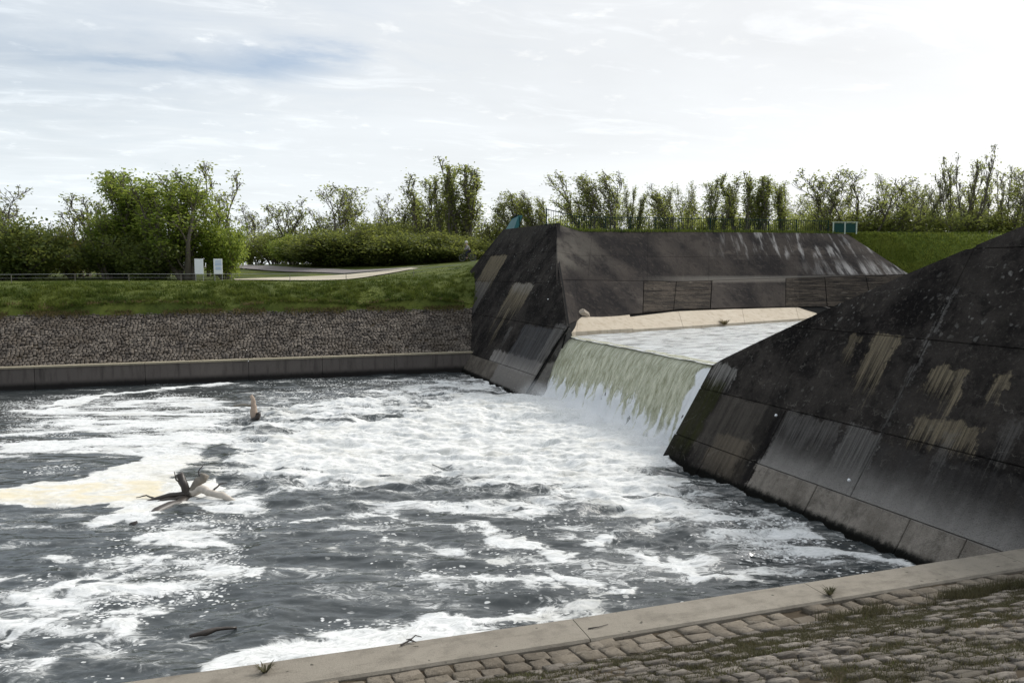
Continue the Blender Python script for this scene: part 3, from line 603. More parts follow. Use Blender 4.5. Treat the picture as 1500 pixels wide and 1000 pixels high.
def water_mat():
    m, n, b = material('river_water', 0.06, 0.5); b.inputs['IOR'].default_value = 1.42
    p0 = n.pos(); den = n.attr('foam'); cream = n.attr('cream')
    p = n.comb(n.vm('DOT_PRODUCT', p0, (0.60, -0.22, 0)), n.vm('DOT_PRODUCT', p0, (0.35, 1.0, 0)), 0.0)
    wp = n.vm('ADD', p, n.mul(n.vm('SUBTRACT', n.noise(p, 1.3, 3, 0.6, col=True), (0.5, 0.5, 0.5)), (0.7, 0.7, 0.0)))
    sw1 = n.vm('SUBTRACT', n.noise(p, 0.55, 3, 0.55, col=True), (0.5, 0.5, 0.5)); sw2 = n.vm('SUBTRACT', n.noise(p, 2.2, 3, 0.6, col=True), (0.5, 0.5, 0.5))
    q = n.vm('ADD', wp, n.vm('ADD', n.mul(sw1, (1.8, 1.2, 0)), n.mul(sw2, (0.45, 0.35, 0))))          # eddies drag the foam into swirls
    a = n.noise(q, 1.15, 6, 0.68, 0.3); c = n.noise(q, 9.5, 5, 0.74, 0.4)
    def ridge(sc, d0): return n.m('SUBTRACT', 1.0, n.m('MULTIPLY', n.m('ABSOLUTE', n.m('SUBTRACT', n.noise(q, sc, d0, 0.6, 0.2), 0.5)), 5.0), clamp=True)
    rg = n.m('ADD', n.m('MULTIPLY', ridge(2.3, 4), 0.55), n.m('MULTIPLY', ridge(6.0, 4), 0.45))
    sig = n.m('ADD', n.m('ADD', n.m('MULTIPLY', a, 0.50), n.m('MULTIPLY', c, 0.24)), n.m('MULTIPLY', rg, 0.24))
    thr = n.m('SUBTRACT', 0.715, n.m('MULTIPLY', den, 0.46))
    d_ = n.m('SUBTRACT', sig, thr)
    f = n.m('MULTIPLY', n.step(d_, -0.05, 0.10), n.step(den, 0.02, 0.12))
    thinf = n.m('MULTIPLY', n.step(d_, -0.18, 0.06), n.m('MULTIPLY', den, 0.85))                        # aerated water between the foam
    wat = n.mix(n.noise(p, 0.4, 3, 0.6), (0.030, 0.036, 0.038), (0.050, 0.058, 0.061))
    fk = n.attr('fleck')
    fp = n.vm('ADD', n.mul(p0, (1, 1, 0)), n.mul(n.noise(p0, 6, 2, 0.6, col=True), (0.10, 0.10, 0)))
    fp = n.comb(n.vm('DOT_PRODUCT', fp, (0.60, -0.21, 0)), n.vm('DOT_PRODUCT', fp, (0.33, 0.944, 0)), 0.0)
    def flecks(sc, k):
        nd = n.node('ShaderNodeTexVoronoi'); n.put(nd.inputs['Vector'], fp); nd.inputs['Scale'].default_value = sc
        return n.m('MULTIPLY', n.step(nd.outputs['Distance'], 0.50, 0.30), n.step(n.m('SUBTRACT', n.m('MULTIPLY', fk, k), n.sep(nd.outputs['Color'])[0]), -0.02, 0.06))
    f = n.m('MAXIMUM', f, n.m('MAXIMUM', flecks(11.0, 0.55), flecks(19.0, 0.7)))
    wat = n.mix(thinf, wat, (0.42, 0.43, 0.42))
    foam = n.mix(n.m('MULTIPLY', n.step(c, 0.38, 0.70), 0.9), (0.80, 0.805, 0.80), (0.47, 0.485, 0.475))
    foam = n.mix(n.m('MULTIPLY', n.step(n.noise(q, 0.55, 6, 0.7, 0.6), 0.50, 0.68), 0.55), foam, (0.42, 0.41, 0.365))
    foam = n.mix(n.m('MULTIPLY', cream, n.step(a, 0.30, 0.62)), foam, (0.70, 0.63, 0.47))
    n.put(b.inputs['Base Color'], n.mix(f, wat, foam))
    n.put(b.inputs['Roughness'], n.m('ADD', 0.05, n.m('MULTIPLY', f, 0.65)))
    n.put(b.inputs['Specular IOR Level'], n.m('SUBTRACT', 0.5, n.m('MULTIPLY', f, 0.35)))
    rip = n.noise(p, 3.6, 4, 0.55, 0.8); rip2 = n.noise(p, 13.0, 3, 0.6)
    hgt = n.m('ADD', n.m('ADD', n.m('MULTIPLY', rip, 1.0), n.m('MULTIPLY', rip2, 0.22)), n.m('MULTIPLY', f, n.m('ADD', 0.25, n.m('MULTIPLY', c, 0.9))))
    n.put(b.inputs['Normal'], n.bump(hgt, 0.30, 0.05)); return m
M['water'] = water_mat()

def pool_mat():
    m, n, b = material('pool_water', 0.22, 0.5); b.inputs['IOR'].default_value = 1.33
    p = n.pos(); n.put(b.inputs['Base Color'], n.mix(n.step(n.noise(n.mul(p, (0.5, 1.5, 0)), 1.6, 6, 0.7, 0.5), 0.36, 0.56), (0.20, 0.21, 0.205), (0.66, 0.68, 0.68)))  # bright sky reflection painted into the base colour as pale streaks
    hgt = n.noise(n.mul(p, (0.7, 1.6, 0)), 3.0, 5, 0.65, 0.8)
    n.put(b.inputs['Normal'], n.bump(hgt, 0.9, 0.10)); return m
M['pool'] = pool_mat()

def fall_mat():
    m, n, b = material('falling_water', 0.28, 0.5); b.inputs['IOR'].default_value = 1.33
    p = n.pos(); x, y, z = n.sep(p)[:3]; white = n.attr('white')
    s1 = n.noise(n.comb(0.0, n.m('MULTIPLY', y, 4.0), n.m('MULTIPLY', z, 1.4)), 1.0, 5, 0.7)
    s2 = n.noise(n.comb(5.0, n.m('MULTIPLY', y, 34.0), n.m('MULTIPLY', z, 3.6)), 1.0, 5, 0.7)
    s3 = n.noise(p, 9.0, 5, 0.7)
    body = n.mix(n.step(n.m('ADD', n.m('MULTIPLY', s1, 0.5), n.m('MULTIPLY', s2, 0.5)), 0.38, 0.62), (0.270, 0.275, 0.175), (0.68, 0.685, 0.54))
    fo = n.step(n.m('ADD', n.m('MULTIPLY', white, 1.05), n.m('ADD', n.m('MULTIPLY', s3, 0.60), n.m('MULTIPLY', s2, 0.50))), 0.86, 1.22)
    n.put(b.inputs['Base Color'], n.mix(fo, body, (0.88, 0.90, 0.92)))
    n.put(b.inputs['Roughness'], n.m('ADD', 0.22, n.m('MULTIPLY', fo, 0.5)))
    n.put(b.inputs['Normal'], n.bump(n.m('ADD', n.m('ADD', s1, s2), n.m('MULTIPLY', s3, n.m('ADD', 0.3, white))), 0.8, 0.08)); return m
M['fall'] = fall_mat()
M['spray'] = plain('spray', (0.88, 0.90, 0.92), 0.6, 0.3, var=0.03)

# ------------------------------------------------------------------ the ground
gx = np.concatenate([np.linspace(-400, -70, 12), np.linspace(-60, -22, 14), np.linspace(-20, 17.5, 80)])
gy = np.concatenate([[51.9], np.linspace(52.35, 58, 24), np.linspace(58.4, 90, 60), np.array([95, 102, 112, 130, 160, 220, 320, 500, 900, 2500])])
def terrain(name, xs, ys, amp=0.05):
    X, Y = np.meshgrid(xs, ys); Z = ground_z(X, Y)
    Z = np.where(Y > 300, 6.0, Z)
    Z = np.where(Y < 52, 3.2, Z)
    Z = Z + (fbm(X * 0.7, Y * 0.7, 3, 4) - 0.5) * 2 * amp
    return grid_mesh(name, X, Y, Z, M['grass_ground'])
tag(link('ground', terrain('ground', gx, gy)), kind='structure')
gx2 = np.concatenate([np.linspace(17.5, 60, 60), np.array([70, 90, 130, 200, 400, 900])])
tag(link('ground', terrain('ground', gx2, np.concatenate([np.linspace(58, 90, 50), gy[85:]]))), kind='structure')
TOP = [(18.55, 44.9, 8.75), (20.2, 45.0, 8.5), (24.5, 46.2, 8.62), (28.9, 47.6, 8.75), (34.5, 48.6, 8.87), (40.1, 49.5, 8.97), (45.0, 50.2, 9.0), (48.5, 49.2, 9.0), (55.5, 46.6, 9.0), (70, 43, 9.0), (110, 35, 9.0)]
def crest():
    R, rows = [], 14
    for i in range(rows):
        t = (i / (rows - 1)) ** 1.5; row = []
        for x, y, z in TOP:
            yy = y + (58.2 - y) * t; zz = gz(x, yy) * smooth(t, 0, 0.15) + z * (1 - smooth(t, 0, 0.15)); row.append((x, yy, zz))
        R.append(row)
    A = np.array(R); return grid_mesh('ground', A[..., 0], A[..., 1], A[..., 2], M['grass_ground'])
tag(link('ground', crest()), kind='structure')

# grass slope right of the upstream bank
def grass_slope():
    topl = np.array([(45.0, 50.2, 9.0), (48.5, 49.2, 9.0), (55.5, 46.6, 9.0), (70, 43, 9.0), (110, 35, 9.0)])
    botl = np.array([(47.2, 44.0, 2.4), (49.5, 42.6, 2.4), (53, 38, 2.4), (62, 31, 2.4), (100, 20, 2.4)])
    tt = np.linspace(0, 4, 60); T = np.stack([np.interp(tt, range(5), topl[:, k]) for k in range(3)], -1); B = np.stack([np.interp(tt, range(5), botl[:, k]) for k in range(3)], -1)
    s = np.linspace(0, 1, 26)[:, None, None]; A = T[None] * (1 - s) + B[None] * s
    A[..., 2] += (fbm(A[..., 0], A[..., 1], 5) - 0.5) * 0.12 * (s[..., 0] > 0)
    return A
GS = grass_slope()
tag(link('grass_bank', grid_mesh('grass_bank', GS[..., 0], GS[..., 1], GS[..., 2], M['grass_light'])), kind='structure')

# ------------------------------------------------------------------ water below the weir
def seg_dist(px, py, a, b):
    ax, ay = a; bx, by = b; vx, vy = bx - ax, by - ay; L = vx * vx + vy * vy + 1e-9
    t = np.clip(((px - ax) * vx + (py - ay) * vy) / L, 0, 1)
    return np.hypot(px - ax - t * vx, py - ay - t * vy)
def poly_sd(px, py, pts):
    dmin = np.full(px.shape, 1e9); ins = np.zeros(px.shape, bool); n = len(pts)
    for i in range(n):
        a, b = pts[i], pts[(i + 1) % n]
        dmin = np.minimum(dmin, seg_dist(px, py, a, b))
        cond = ((a[1] > py) != (b[1] > py)) & (px < (b[0] - a[0]) * (py - a[1]) / (b[1] - a[1] + 1e-12) + a[0])
        ins ^= cond
    return np.where(ins, dmin, -dmin)
def tailwater():
    xs = np.concatenate([np.linspace(-60, -14, 50)[:-1], np.arange(-14, 14.3, 0.055)])
    ys = [9.9]
    while ys[-1] < 47.1: ys.append(ys[-1] + 0.035 + 0.0016 * (ys[-1] - 9.9))
    X, Y = np.meshgrid(xs, np.array(ys))
    wx = X + (fbm(X * 0.9, Y * 0.9, 21, 4) - 0.5) * 1.3 + (fbm(X * 4, Y * 4, 22, 2) - 0.5) * 0.35
    wy = Y + (fbm(X * 0.9, Y * 0.9, 31, 4) - 0.5) * 1.1 + (fbm(X * 4, Y * 4, 32, 2) - 0.5) * 0.25
    La0, De0 = X * 0.944 - Y * 0.33, X * 0.33 + Y * 0.944
    foam = np.zeros(X.shape); cream = np.zeros(X.shape)
    for dn, s, c, pts in FOAM_POLY:
        f = dn * smooth(poly_sd(wx, wy, pts), -s, s); foam = np.maximum(foam, f); cream = np.maximum(cream, c * f)
    for dn, w_, s, c, pts in FOAM_LINE:
        dd = np.full(X.shape, 1e9)
        for a, b in zip(pts[:-1], pts[1:]): dd = np.minimum(dd, seg_dist(wx, wy, a, b))
        foam = np.maximum(foam, dn * smooth(dd, w_ + s, w_))
    for k, w_, s, pts in CALM_LINE:
        dd = np.full(X.shape, 1e9)
        for a, b in zip(pts[:-1], pts[1:]): dd = np.minimum(dd, seg_dist(wx, wy, a, b))
        foam = foam * (1 - k * smooth(dd, w_ + s, w_))
    st = fbm((X * 0.944 - Y * 0.33) * 0.55, (X * 0.33 + Y * 0.944) * 1.9, 41, 5)
    foam = np.maximum(foam, 0.16 * smooth(X, -14, -12)); solid = smooth(foam, 0.86, 0.97)
    foam = foam * (1 - (1 - solid) * (1 - smooth(st, 0.28, 0.62)) * 0.55) + (1 - solid) * (0.10 + 0.30 * foam) * smooth(st, 0.52, 0.72)
    foam = np.clip(foam, 0, 1)
    fleck = np.zeros(X.shape)
    for dn, s, pts in FLECK_POLY: fleck = np.maximum(fleck, dn * smooth(poly_sd(wx, wy, pts), -s, s))
    fleck = fleck * smooth(fbm(La0 * 0.7, De0 * 1.6, 45, 3), 0.30, 0.62)
    boil = smooth(poly_sd(X, Y, FOAM_POLY[1][3]), -3.0, 3.0)
    near_fall = smooth(X, 8.5, 13.2) * smooth(Y, 20, 24) * smooth(Y, 38.5, 35.5)
    raft = smooth(poly_sd(wx, wy, FOAM_POLY[5][3]), -0.4, 0.8)
    La, De = X * 0.944 - Y * 0.33, X * 0.33 + Y * 0.944
    r1 = 1 - np.abs(2 * fbm(La * 0.36, De * 0.80, 51, 4) - 1); r2 = fbm(La * 1.2, De * 3.2, 61, 4); r3 = fbm(La * 3.2, De * 5.6, 71, 2)
    amp = 0.13 + 0.16 * boil + 0.25 * near_fall
    Z = (r1 - 0.8) * amp * 1.1 + (r2 - 0.5) * (0.11 + 0.20 * boil) + (r3 - 0.5) * (0.018 + 0.06 * boil)
    Z = Z * (1 - 0.55 * smooth(Y, 24, 31) * smooth(X, 0.5, -2.5))
    Z = Z * (1 - 0.75 * raft) + 0.02 * raft + 0.06 * near_fall
    Z = Z + 0.03 * smooth(foam, 0.4, 0.9) * fbm(X * 5, Y * 5, 81, 2)
    return grid_mesh('river_water', X, Y, Z, M['water'], True, {'foam': foam, 'cream': cream, 'fleck': fleck})
tag(link('river_water', tailwater()), kind='structure')

# pool above the weir
ZC = 2.80
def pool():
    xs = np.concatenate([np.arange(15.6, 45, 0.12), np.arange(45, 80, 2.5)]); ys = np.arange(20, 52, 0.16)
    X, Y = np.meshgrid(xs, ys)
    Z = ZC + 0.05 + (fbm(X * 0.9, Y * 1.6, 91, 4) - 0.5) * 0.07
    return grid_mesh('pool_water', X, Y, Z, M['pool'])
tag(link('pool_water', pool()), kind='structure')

# the curtain of falling water
def curtain():
    ys = np.arange(22.45, 36.5, 0.03); ts = np.linspace(-0.35, 1, 70)
    Yg, Tg = np.meshgrid(ys, ts)
    s = np.where(Tg < 0, Tg * 1.0, Tg * 2.02)
    lob = (fbm(Yg * 1.3, Tg * 0.2, 101, 3) - 0.5)
    X = 15.85 - s * 0.74; Z = ZC + 0.06 - np.where(Tg > 0, 0.73 * s * s, 0.0)
    st = fbm(Yg * 5.0, Tg * 0.9 + lob, 102, 4) - 0.5; st2 = fbm(Yg * 11, Tg * 3, 103, 3) - 0.5; lump = fbm(Yg * 3.0, Tg * 9, 104, 4) - 0.5
    tt = np.clip(Tg, 0, 1); low = smooth(tt + lob * 0.25, 0.66, 0.96)
    X = X - (st * 0.11 * tt + st2 * (0.04 + 0.09 * tt) + lump * 0.65 * low) + lob * 0.25 * tt - 0.10 * low
    Z = Z + 0.05 * (fbm(Yg * 2.5, Tg * 3, 107, 4) - 0.5) * smooth(Tg, 0.25, 0.0)
    Z = Z + st2 * 0.10 * low + lump * 0.20 * low
    side = smooth(Yg + 0.5 * (fbm(Tg * 6, Yg * 0, 106, 3) - 0.5), 24.30, 24.05)
    white = np.clip(0.85 * smooth(tt + lob * 0.35 + 0.45 * (fbm(Yg * 7, Tg * 2.2, 105, 3) - 0.5), 0.58, 1.06) + 0.95 * side * smooth(tt, 0.10, 0.35), 0, 1)
    X = X + 0.10 * side
    return grid_mesh('waterfall', X, Yg, Z, M['fall'], True, {'white': white})
tag(link('waterfall', curtain()), kind='structure')

def drops():
    n = 5000
    y = RNG.uniform(22.7, 36.3, n); t = RNG.exponential(0.35, n); z = t * RNG.uniform(0.2, 1.0, n) * (0.7 + 0.9 * vnoise(y * 1.2, y * 0, 5))
    x = 14.25 + 0.25 * z - RNG.exponential(0.45, n); r = RNG.uniform(0.004, 0.013, n) * np.exp(-z * 0.5)
    base = np.array([(1, 0, 0), (-1, 0, 0), (0, 1, 0), (0, -1, 0), (0, 0, 1.4), (0, 0, -1.4)], float)
    V = (base[None] * r[:, None, None] + np.stack([x, y, z], -1)[:, None, :]).reshape(-1, 3)
    f = np.array([(0, 2, 4), (2, 1, 4), (1, 3, 4), (3, 0, 4), (2, 0, 5), (1, 2, 5), (3, 1, 5), (0, 3, 5)])
    F = (f[None] + (np.arange(n) * 6)[:, None, None]).reshape(-1, 3)
    return raw_mesh('spray', V, F, M['spray'], True)
def mist_mat():
    m = bpy.data.materials.new('mist'); m.use_nodes = True; n = NT(m.node_tree); m.node_tree.nodes.remove(m.node_tree.nodes['Principled BSDF'])
    v = n.node('ShaderNodeVolumePrincipled'); v.inputs['Color'].default_value = (0.97, 0.98, 1.0, 1)
    p = n.pos(); x, y, z = n.sep(p)[:3]
    a = n.m('DIVIDE', n.m('SUBTRACT', x, 13.6), 1.15); c = n.m('DIVIDE', z, 1.0)
    r_ = n.m('ADD', n.m('MULTIPLY', a, a), n.m('MULTIPLY', c, c))
    f = n.m('MULTIPLY', n.step(r_, 1.0, 0.05), n.step(n.noise(p, 1.3, 4, 0.6), 0.34, 0.66))
    f = n.m('MULTIPLY', f, n.m('MULTIPLY', n.step(y, 22.2, 24.0), n.step(y, 36.6, 35.2)))
    n.put(v.inputs['Density'], n.m('MULTIPLY', f, 0.6)); n.L(v.outputs[0], m.node_tree.nodes['Material Output'].inputs['Volume']); return m
mb = MB(); mb.prism([(12.0, 22.2, -0.2), (14.6, 22.2, -0.2), (14.6, 22.2, 0.7), (13.9, 22.2, 1.05), (12.6, 22.2, 0.9), (12.0, 22.2, 0.4)], (0, 14.5, 0))
tag(mb.build('mist', mist_mat(), None, fix=True), 'white mist rising at the foot of the falling water', kind='stuff')
tag(link('spray', drops()), 'white spray at the foot of the falling water', kind='stuff')

# ------------------------------------------------------------------ the dam: two battered abutments
BAT = 0.6; NRM = Vector((-1, 0, 0.6)).normalized()
def on_face(y, z, off=0.0): return Vector((13.2 + BAT * z, y, z)) + NRM * off
def clip(poly, y0, y1, z0, z1):
    for ax, lim, sg in ((0, y0, 1), (0, y1, -1), (1, z0, 1), (1, z1, -1)):
        out = []
        for i in range(len(poly)):
            a, b = poly[i - 1], poly[i]; da, db = (a[ax] - lim) * sg, (b[ax] - lim) * sg
            if (da >= 0) != (db >= 0):
                t = da / (da - db); out.append((a[0] + (b[0] - a[0]) * t, a[1] + (b[1] - a[1]) * t))
            if db >= 0: out.append(b)
        poly = out
        if len(poly) < 3: return []
    return poly
def area(p): return abs(sum(p[i - 1][0] * p[i][1] - p[i][0] * p[i - 1][1] for i in range(len(p)))) / 2
def abutment(label, poly, rows, cols_of, mat, depth, marks):
    root = empty('dam_abutment', on_face(poly[0][0], 0)); tag(root, label, 'dam wing wall'); o = Vector(root.location)
    b = MB(); b.prism([on_face(y, z, -0.05) - o for y, z in poly], (depth, 0, 0)); b.build('wall_core', M['joint'] if depth < 2 else mat, root, fix=True)
    for ri, (z0, z1) in enumerate(zip(rows[:-1], rows[1:])):
        cols = cols_of(ri)
        for y0, y1 in zip(cols[:-1], cols[1:]):
            g = 0.011 if ri < 2 else 0.006
            c = clip(poly, y0 + g, y1 - g, z0 + (g if ri else 0), z1 - g)
            if len(c) < 3 or area(c) < 0.05: continue
            off = random.uniform(-0.003, 0.006) + (0.03 if ri == 0 else 0)
            cy, cz = sum(p[0] for p in c) / len(c), sum(p[1] for p in c) / len(c)
            mb = MB(); n = len(c); bv = 0.02
            inner = [(p[0] + (cy - p[0]) * bv / max(0.5, math.hypot(p[0] - cy, p[1] - cz)), p[1] + (cz - p[1]) * bv / max(0.5, math.hypot(p[0] - cy, p[1] - cz))) for p in c]
            vs = [on_face(*p, -0.06) - o for p in c] + [on_face(*p, off - 0.012) - o for p in c] + [on_face(*p, off) - o for p in inner]
            fs = [tuple(range(2 * n, 3 * n))]
            for k in range(2):
                for i in range(n): fs.append((k * n + i, k * n + (i + 1) % n, (k + 1) * n + (i + 1) % n, (k + 1) * n + i))
            mb.add(vs, fs); mb.build('concrete_panel', mat, root, fix=True)
    for y, z in marks:
        mb = MB(); p = on_face(y, z, 0.0) - o; mb.tube([p, p + NRM * 0.04, p + NRM * 0.055], [0.036, 0.036, 0.02], 12); mb.build('survey_disc', M['white'], root)
    return root
PR = [(22.72, -0.6), (22.68, 2.95), (22.3, 3.2), (21.25, 3.74), (18.97, 4.85), (16.55, 5.96), (13.78, 7.11), (9.6, 9.0), (-12, 9.0), (-12, -0.6)]
PL = [(60, -0.6), (60, 5.0), (57.9, 6.05), (55.3, 9.15), (44.75, 9.0), (42.56, 7.25), (39.0, 5.35), (35.55, 3.45), (35.9, 2.6), (36.3, -0.6)]
abutment('large dark sloping concrete wing wall right of the waterfall, above the kerb', PR, [-0.6, 0.74, 2.22, 4.4, 6.6, 9.1],
         lambda r: [-12, -6, 0, 4, 8, 11.6, 13.0, 15.9, 18.3, 20.6, 22.9] if r == 0 else [-12, -5, 1, 6, 10.4, 14.82, 18.3, 23] if r == 1 else [-12, -5, 1, 6, 10.4, 14.82, 19.2, 23], M['face_right'], 40, [(18.55, 2.0), (15.05, 1.06)])
abutment('steep dark concrete wing wall between the stone revetment and the waterfall', PL, [-0.6, 1.03, 3.3, 5.45, 7.25, 9.3],
         lambda r: [36, 39.5, 43.2, 47, 51, 55, 60.1] if r == 0 else [35.4, 42.7, 46.9, 50.9, 54.9, 60.1], M['face_left'], 0.10, [(39.7, 4.6)])
# inner cheek of the left wing wall and the weir body under the water
b = MB(); b.prism([(13.15, 36.28, -0.6), (15.0, 35.92, 2.55), (15.35, 35.6, 3.3), (15.6, 35.9, 3.3), (16.0, 36.0, -0.6)], (0, 1.0, 0)); 
ck = b.build('weir_cheek', M['face_left'], None, fix=True); tag(ck, 'narrow grey cheek wall at the left end of the weir', 'wall')
b = MB(); b.prism([(14.3, 22.4, -0.6), (14.75, 22.4, 1.0), (15.6, 22.4, 2.3), (16.1, 22.4, 2.68), (17.5, 22.4, 2.6), (18, 22.4, -0.6)], (0, 14.2, 0))
tag(b.build('weir_sill', M['joint'], None, fix=True), 'weir sill under the curtain of falling water', 'weir')

# upstream bank: core + slabs with recessed joints
SEC = np.array([  # foot, ledge line, mid line, top
    [(15.1, 35.85, 2.4), (15.4, 35.75, 3.5), (16.55, 39.9, 5.6), (18.5, 44.75, 8.9)],
    [(17.0, 37.3, 2.4), (17.2, 38.5, 3.55), (18.1, 41.0, 5.6), (20.2, 45.0, 8.5)],
    [(24.0, 39.3, 2.4), (25.2, 41.7, 3.85), (27.1, 44.5, 5.45), (28.9, 47.6, 8.75)],
    [(35.3, 43.5, 2.4), (36.7, 45.4, 3.7), (37.7, 46.7, 5.66), (40.1, 49.5, 8.97)],
    [(46.4, 44.2, 2.4), (46.5, 44.5, 3.7), (46.6, 45.6, 5.9), (45.0, 50.2, 9.0)]])
SU = np.array([0, 0.06, 0.36, 0.70, 1.0])
def bank_pt(u, q):
    R = np.array([[np.interp(u, SU, SEC[:, r, k]) for k in range(3)] for r in range(4)])
    i = min(int(q), 2); t = q - i; return Vector(R[i] * (1 - t) + R[i + 1] * t)
root = empty('upstream_bank', (30, 45, 2.4)); tag(root, 'long dark concrete bank slope above the pool, under the green railing', 'embankment'); OB = Vector(root.location)
us = np.linspace(0, 1, 81); qs = np.linspace(0, 3, 37)
A = np.array([[bank_pt(u, q) - OB for u in us] for q in qs])
link('slope_core', grid_mesh('slope_core', A[..., 0], A[..., 1], A[..., 2] - 0.05, M['joint'], True), root)
def slab(u0, u1, q0, q1, mat, name, lift=0.03, nu=8, nq=4, gap=0.008):
    vs = []; fs = []
    pc = [bank_pt(u0, q0), bank_pt(u1, q0), bank_pt(u0, q1)]; nn = (pc[1] - pc[0]).cross(pc[2] - pc[0]).normalized()
    lu = (pc[1] - pc[0]).length; lq = (pc[2] - pc[0]).length
    if nn.z < 0: nn = -nn
    for dep in (-0.08, lift):
        for j in range(nq + 1):
            for i in range(nu + 1):
                u = u0 + (u1 - u0) * min(max(i / nu, gap / lu), 1 - gap / lu); q = q0 + (q1 - q0) * min(max(j / nq, gap / lq), 1 - gap / lq)
                vs.append(bank_pt(u, q) + nn * dep - OB)
    k = (nu + 1) * (nq + 1); w_ = nu + 1
    for j in range(nq):
        for i in range(nu): fs.append((k + j * w_ + i, k + j * w_ + i + 1, k + (j + 1) * w_ + i + 1, k + (j + 1) * w_ + i))
    ring = list(range(w_)) + [j * w_ + nu for j in range(1, nq + 1)] + [nq * w_ + i for i in range(nu - 1, -1, -1)] + [j * w_ for j in range(nq - 1, 0, -1)]
    for a, c in zip(ring, ring[1:] + ring[:1]): fs.append((a, c, k + c, k + a))
    mb = MB(); mb.add(vs, fs); return mb.build(name, mat, root, fix=True)
cu = [0.0, 0.09, 0.25, 0.43, 0.61, 0.79, 1.0]
for a, c in zip(cu[:-1], cu[1:]):
    slab(a, c, 2.0, 2.48, M['bank'], 'concrete_slab', random.uniform(0.028, 0.036)); slab(a, c, 2.48, 3.0, M['bank'], 'concrete_slab', random.uniform(0.028, 0.036))
for a, c in ((0.0, 0.09), (0.09, 0.24), (0.44, 0.66)): slab(a, c, 1.0, 1.99, M['bank'], 'concrete_slab', 0.04)
# rough stone courses on the two lower stretches that have no slabs
for (ua, ub) in ((0.242, 0.338), (0.34, 0.438), (0.662, 0.77), (0.772, 0.88), (0.882, 0.99)):       # stretches laid in low stepped courses
    for k in range(6): slab(ua, ub, 1.0 + k * 0.165, 1.0 + k * 0.165 + 0.162, M['stone_bank'], 'concrete_course', 0.03 + random.uniform(-0.008, 0.014), nq=1, gap=0.004)

# pale concrete ledge at the pool edge
root = empty('concrete_ledge', (24, 40, 2.8)); tag(root, 'pale sandy concrete ledge along the far edge of the pool', 'ledge'); OB = Vector(root.location)
LW = [(15.35, 36.2), (16.4, 36.95), (20.2, 38.1), (24.0, 39.3), (29.6, 41.4), (35.3, 43.5), (40.2, 45.2), (45, 46.0)]
LT = [(15.9, 37.3, 3.60), (17.2, 38.6, 3.60), (21.2, 40.5, 3.75), (25.2, 41.9, 3.85), (31.0, 43.7, 3.78), (36.7, 45.6, 3.75), (42, 47.0, 3.75), (46, 47.0, 3.75)]
for i in range(7):
    (ax, ay), (bx, by) = LW[i], LW[i + 1]; A_, B_ = Vector(LT[i]), Vector(LT[i + 1])
    up = 0.10 if i < 2 else 0.0; g = 0.012
    a0, b0 = Vector((ax, ay, 2.78)), Vector((bx, by, 2.78)); lo = Vector((0, 0, 0.22 + up * 0.5)); s_ = (b0 - a0).normalized() * g
    pts = [a0 + s_, b0 - s_, a0 + s_ + lo, b0 - s_ + lo, A_ + s_ + Vector((0, 0, up)), B_ - s_ + Vector((0, 0, up)), A_ + s_ + Vector((0, 1.2, -0.8)), B_ - s_ + Vector((0, 1.2, -0.8))]
    mb = MB(); mb.add([p - OB for p in pts], [(0, 1, 3, 2), (2, 3, 5, 4), (4, 5, 7, 6), (6, 7, 1, 0), (0, 2, 4, 6), (1, 7, 5, 3)]); mb.build('concrete_slab', M['ledge'], root, fix=True)

# ------------------------------------------------------------------ far bank: channel wall and stone revetment
root = empty('channel_wall', (0, 47, 0)); tag(root, 'low dark concrete wall with pale top along the far waterline', 'wall')
js = [-60, -50, -40, -30, -25.2, -20, -15, -9.79, -4.55, 0.77, 4.83, 9.02, 14.2]
for a, c in zip(js[:-1], js[1:]):
    mb = MB(); mb.prism([(a + 0.012, 0, -0.8), (a + 0.012, 0.02, 1.10), (a + 0.012, 0.5, 1.10), (a + 0.012, 0.5, -0.8)], (c - a - 0.024, 0, 0)); mb.build('wall_panel', M['wall'], root, fix=True)
    mb = MB(); mb.box(((a + c) / 2, 0.24, 1.14), (c - a - 0.02, 0.56, 0.085)); mb.build('coping_slab', M['coping'], root)
mb = MB(); mb.box((-23, 0.27, 0.1), (74.3, 0.40, 1.8)); mb.build('wall_core', M['joint'], root)

def stone_variant(rng, top=0.72):
    """unit block with a smaller uneven top: 16 vertices"""
    def ring(k, z, j): return [((sx * k + rng.uniform(-j, j)) / 2, (sy * k + rng.uniform(-j, j)) / 2, z + rng.uniform(-0.06, 0.06)) for sx, sy in ((-1, -1), (1, -1), (1, 1), (-1, 1))]
    V = ring(1.0, 0.0, 0.0) + ring(1.0, 0.80, 0.13) + ring(top, 0.96, 0.16) + [(rng.uniform(-0.3, 0.3), rng.uniform(-0.3, 0.3), rng.uniform(0.93, 1.0))]
    F = []
    for k in range(2):
        for i in range(4):
            a, c = k * 4 + i, k * 4 + (i + 1) % 4; F += [(a, c, c + 4), (a, c + 4, a + 4)] if rng.random() < .5 else [(a, c, a + 4), (c, c + 4, a + 4)]
    F += [(8, 9, 12), (9, 10, 12), (10, 11, 12), (11, 8, 12)]
    return np.array(V, float), np.array(F)
_r = random.Random(5)
SV = [stone_variant(_r, _r.uniform(0.82, 0.94)) for _ in range(14)]
def joined_stones(name, items, mat, parent):
    """items: centre, length axis, width axis, up, size(3), variant"""
    Vs, Fs, o = [], [], 0
    for c, ex, ey, ez, sz, k in items:
        v, f = SV[k]; Vs.append(c + v[:, :1] * ex * sz[0] + v[:, 1:2] * ey * sz[1] + v[:, 2:3] * ez * sz[2]); Fs.append(f + o); o += len(v)
    ob = link(name, raw_mesh(name, np.concatenate(Vs), np.concatenate(Fs), mat), parent); ob['kind'] = 'stuff'; return ob
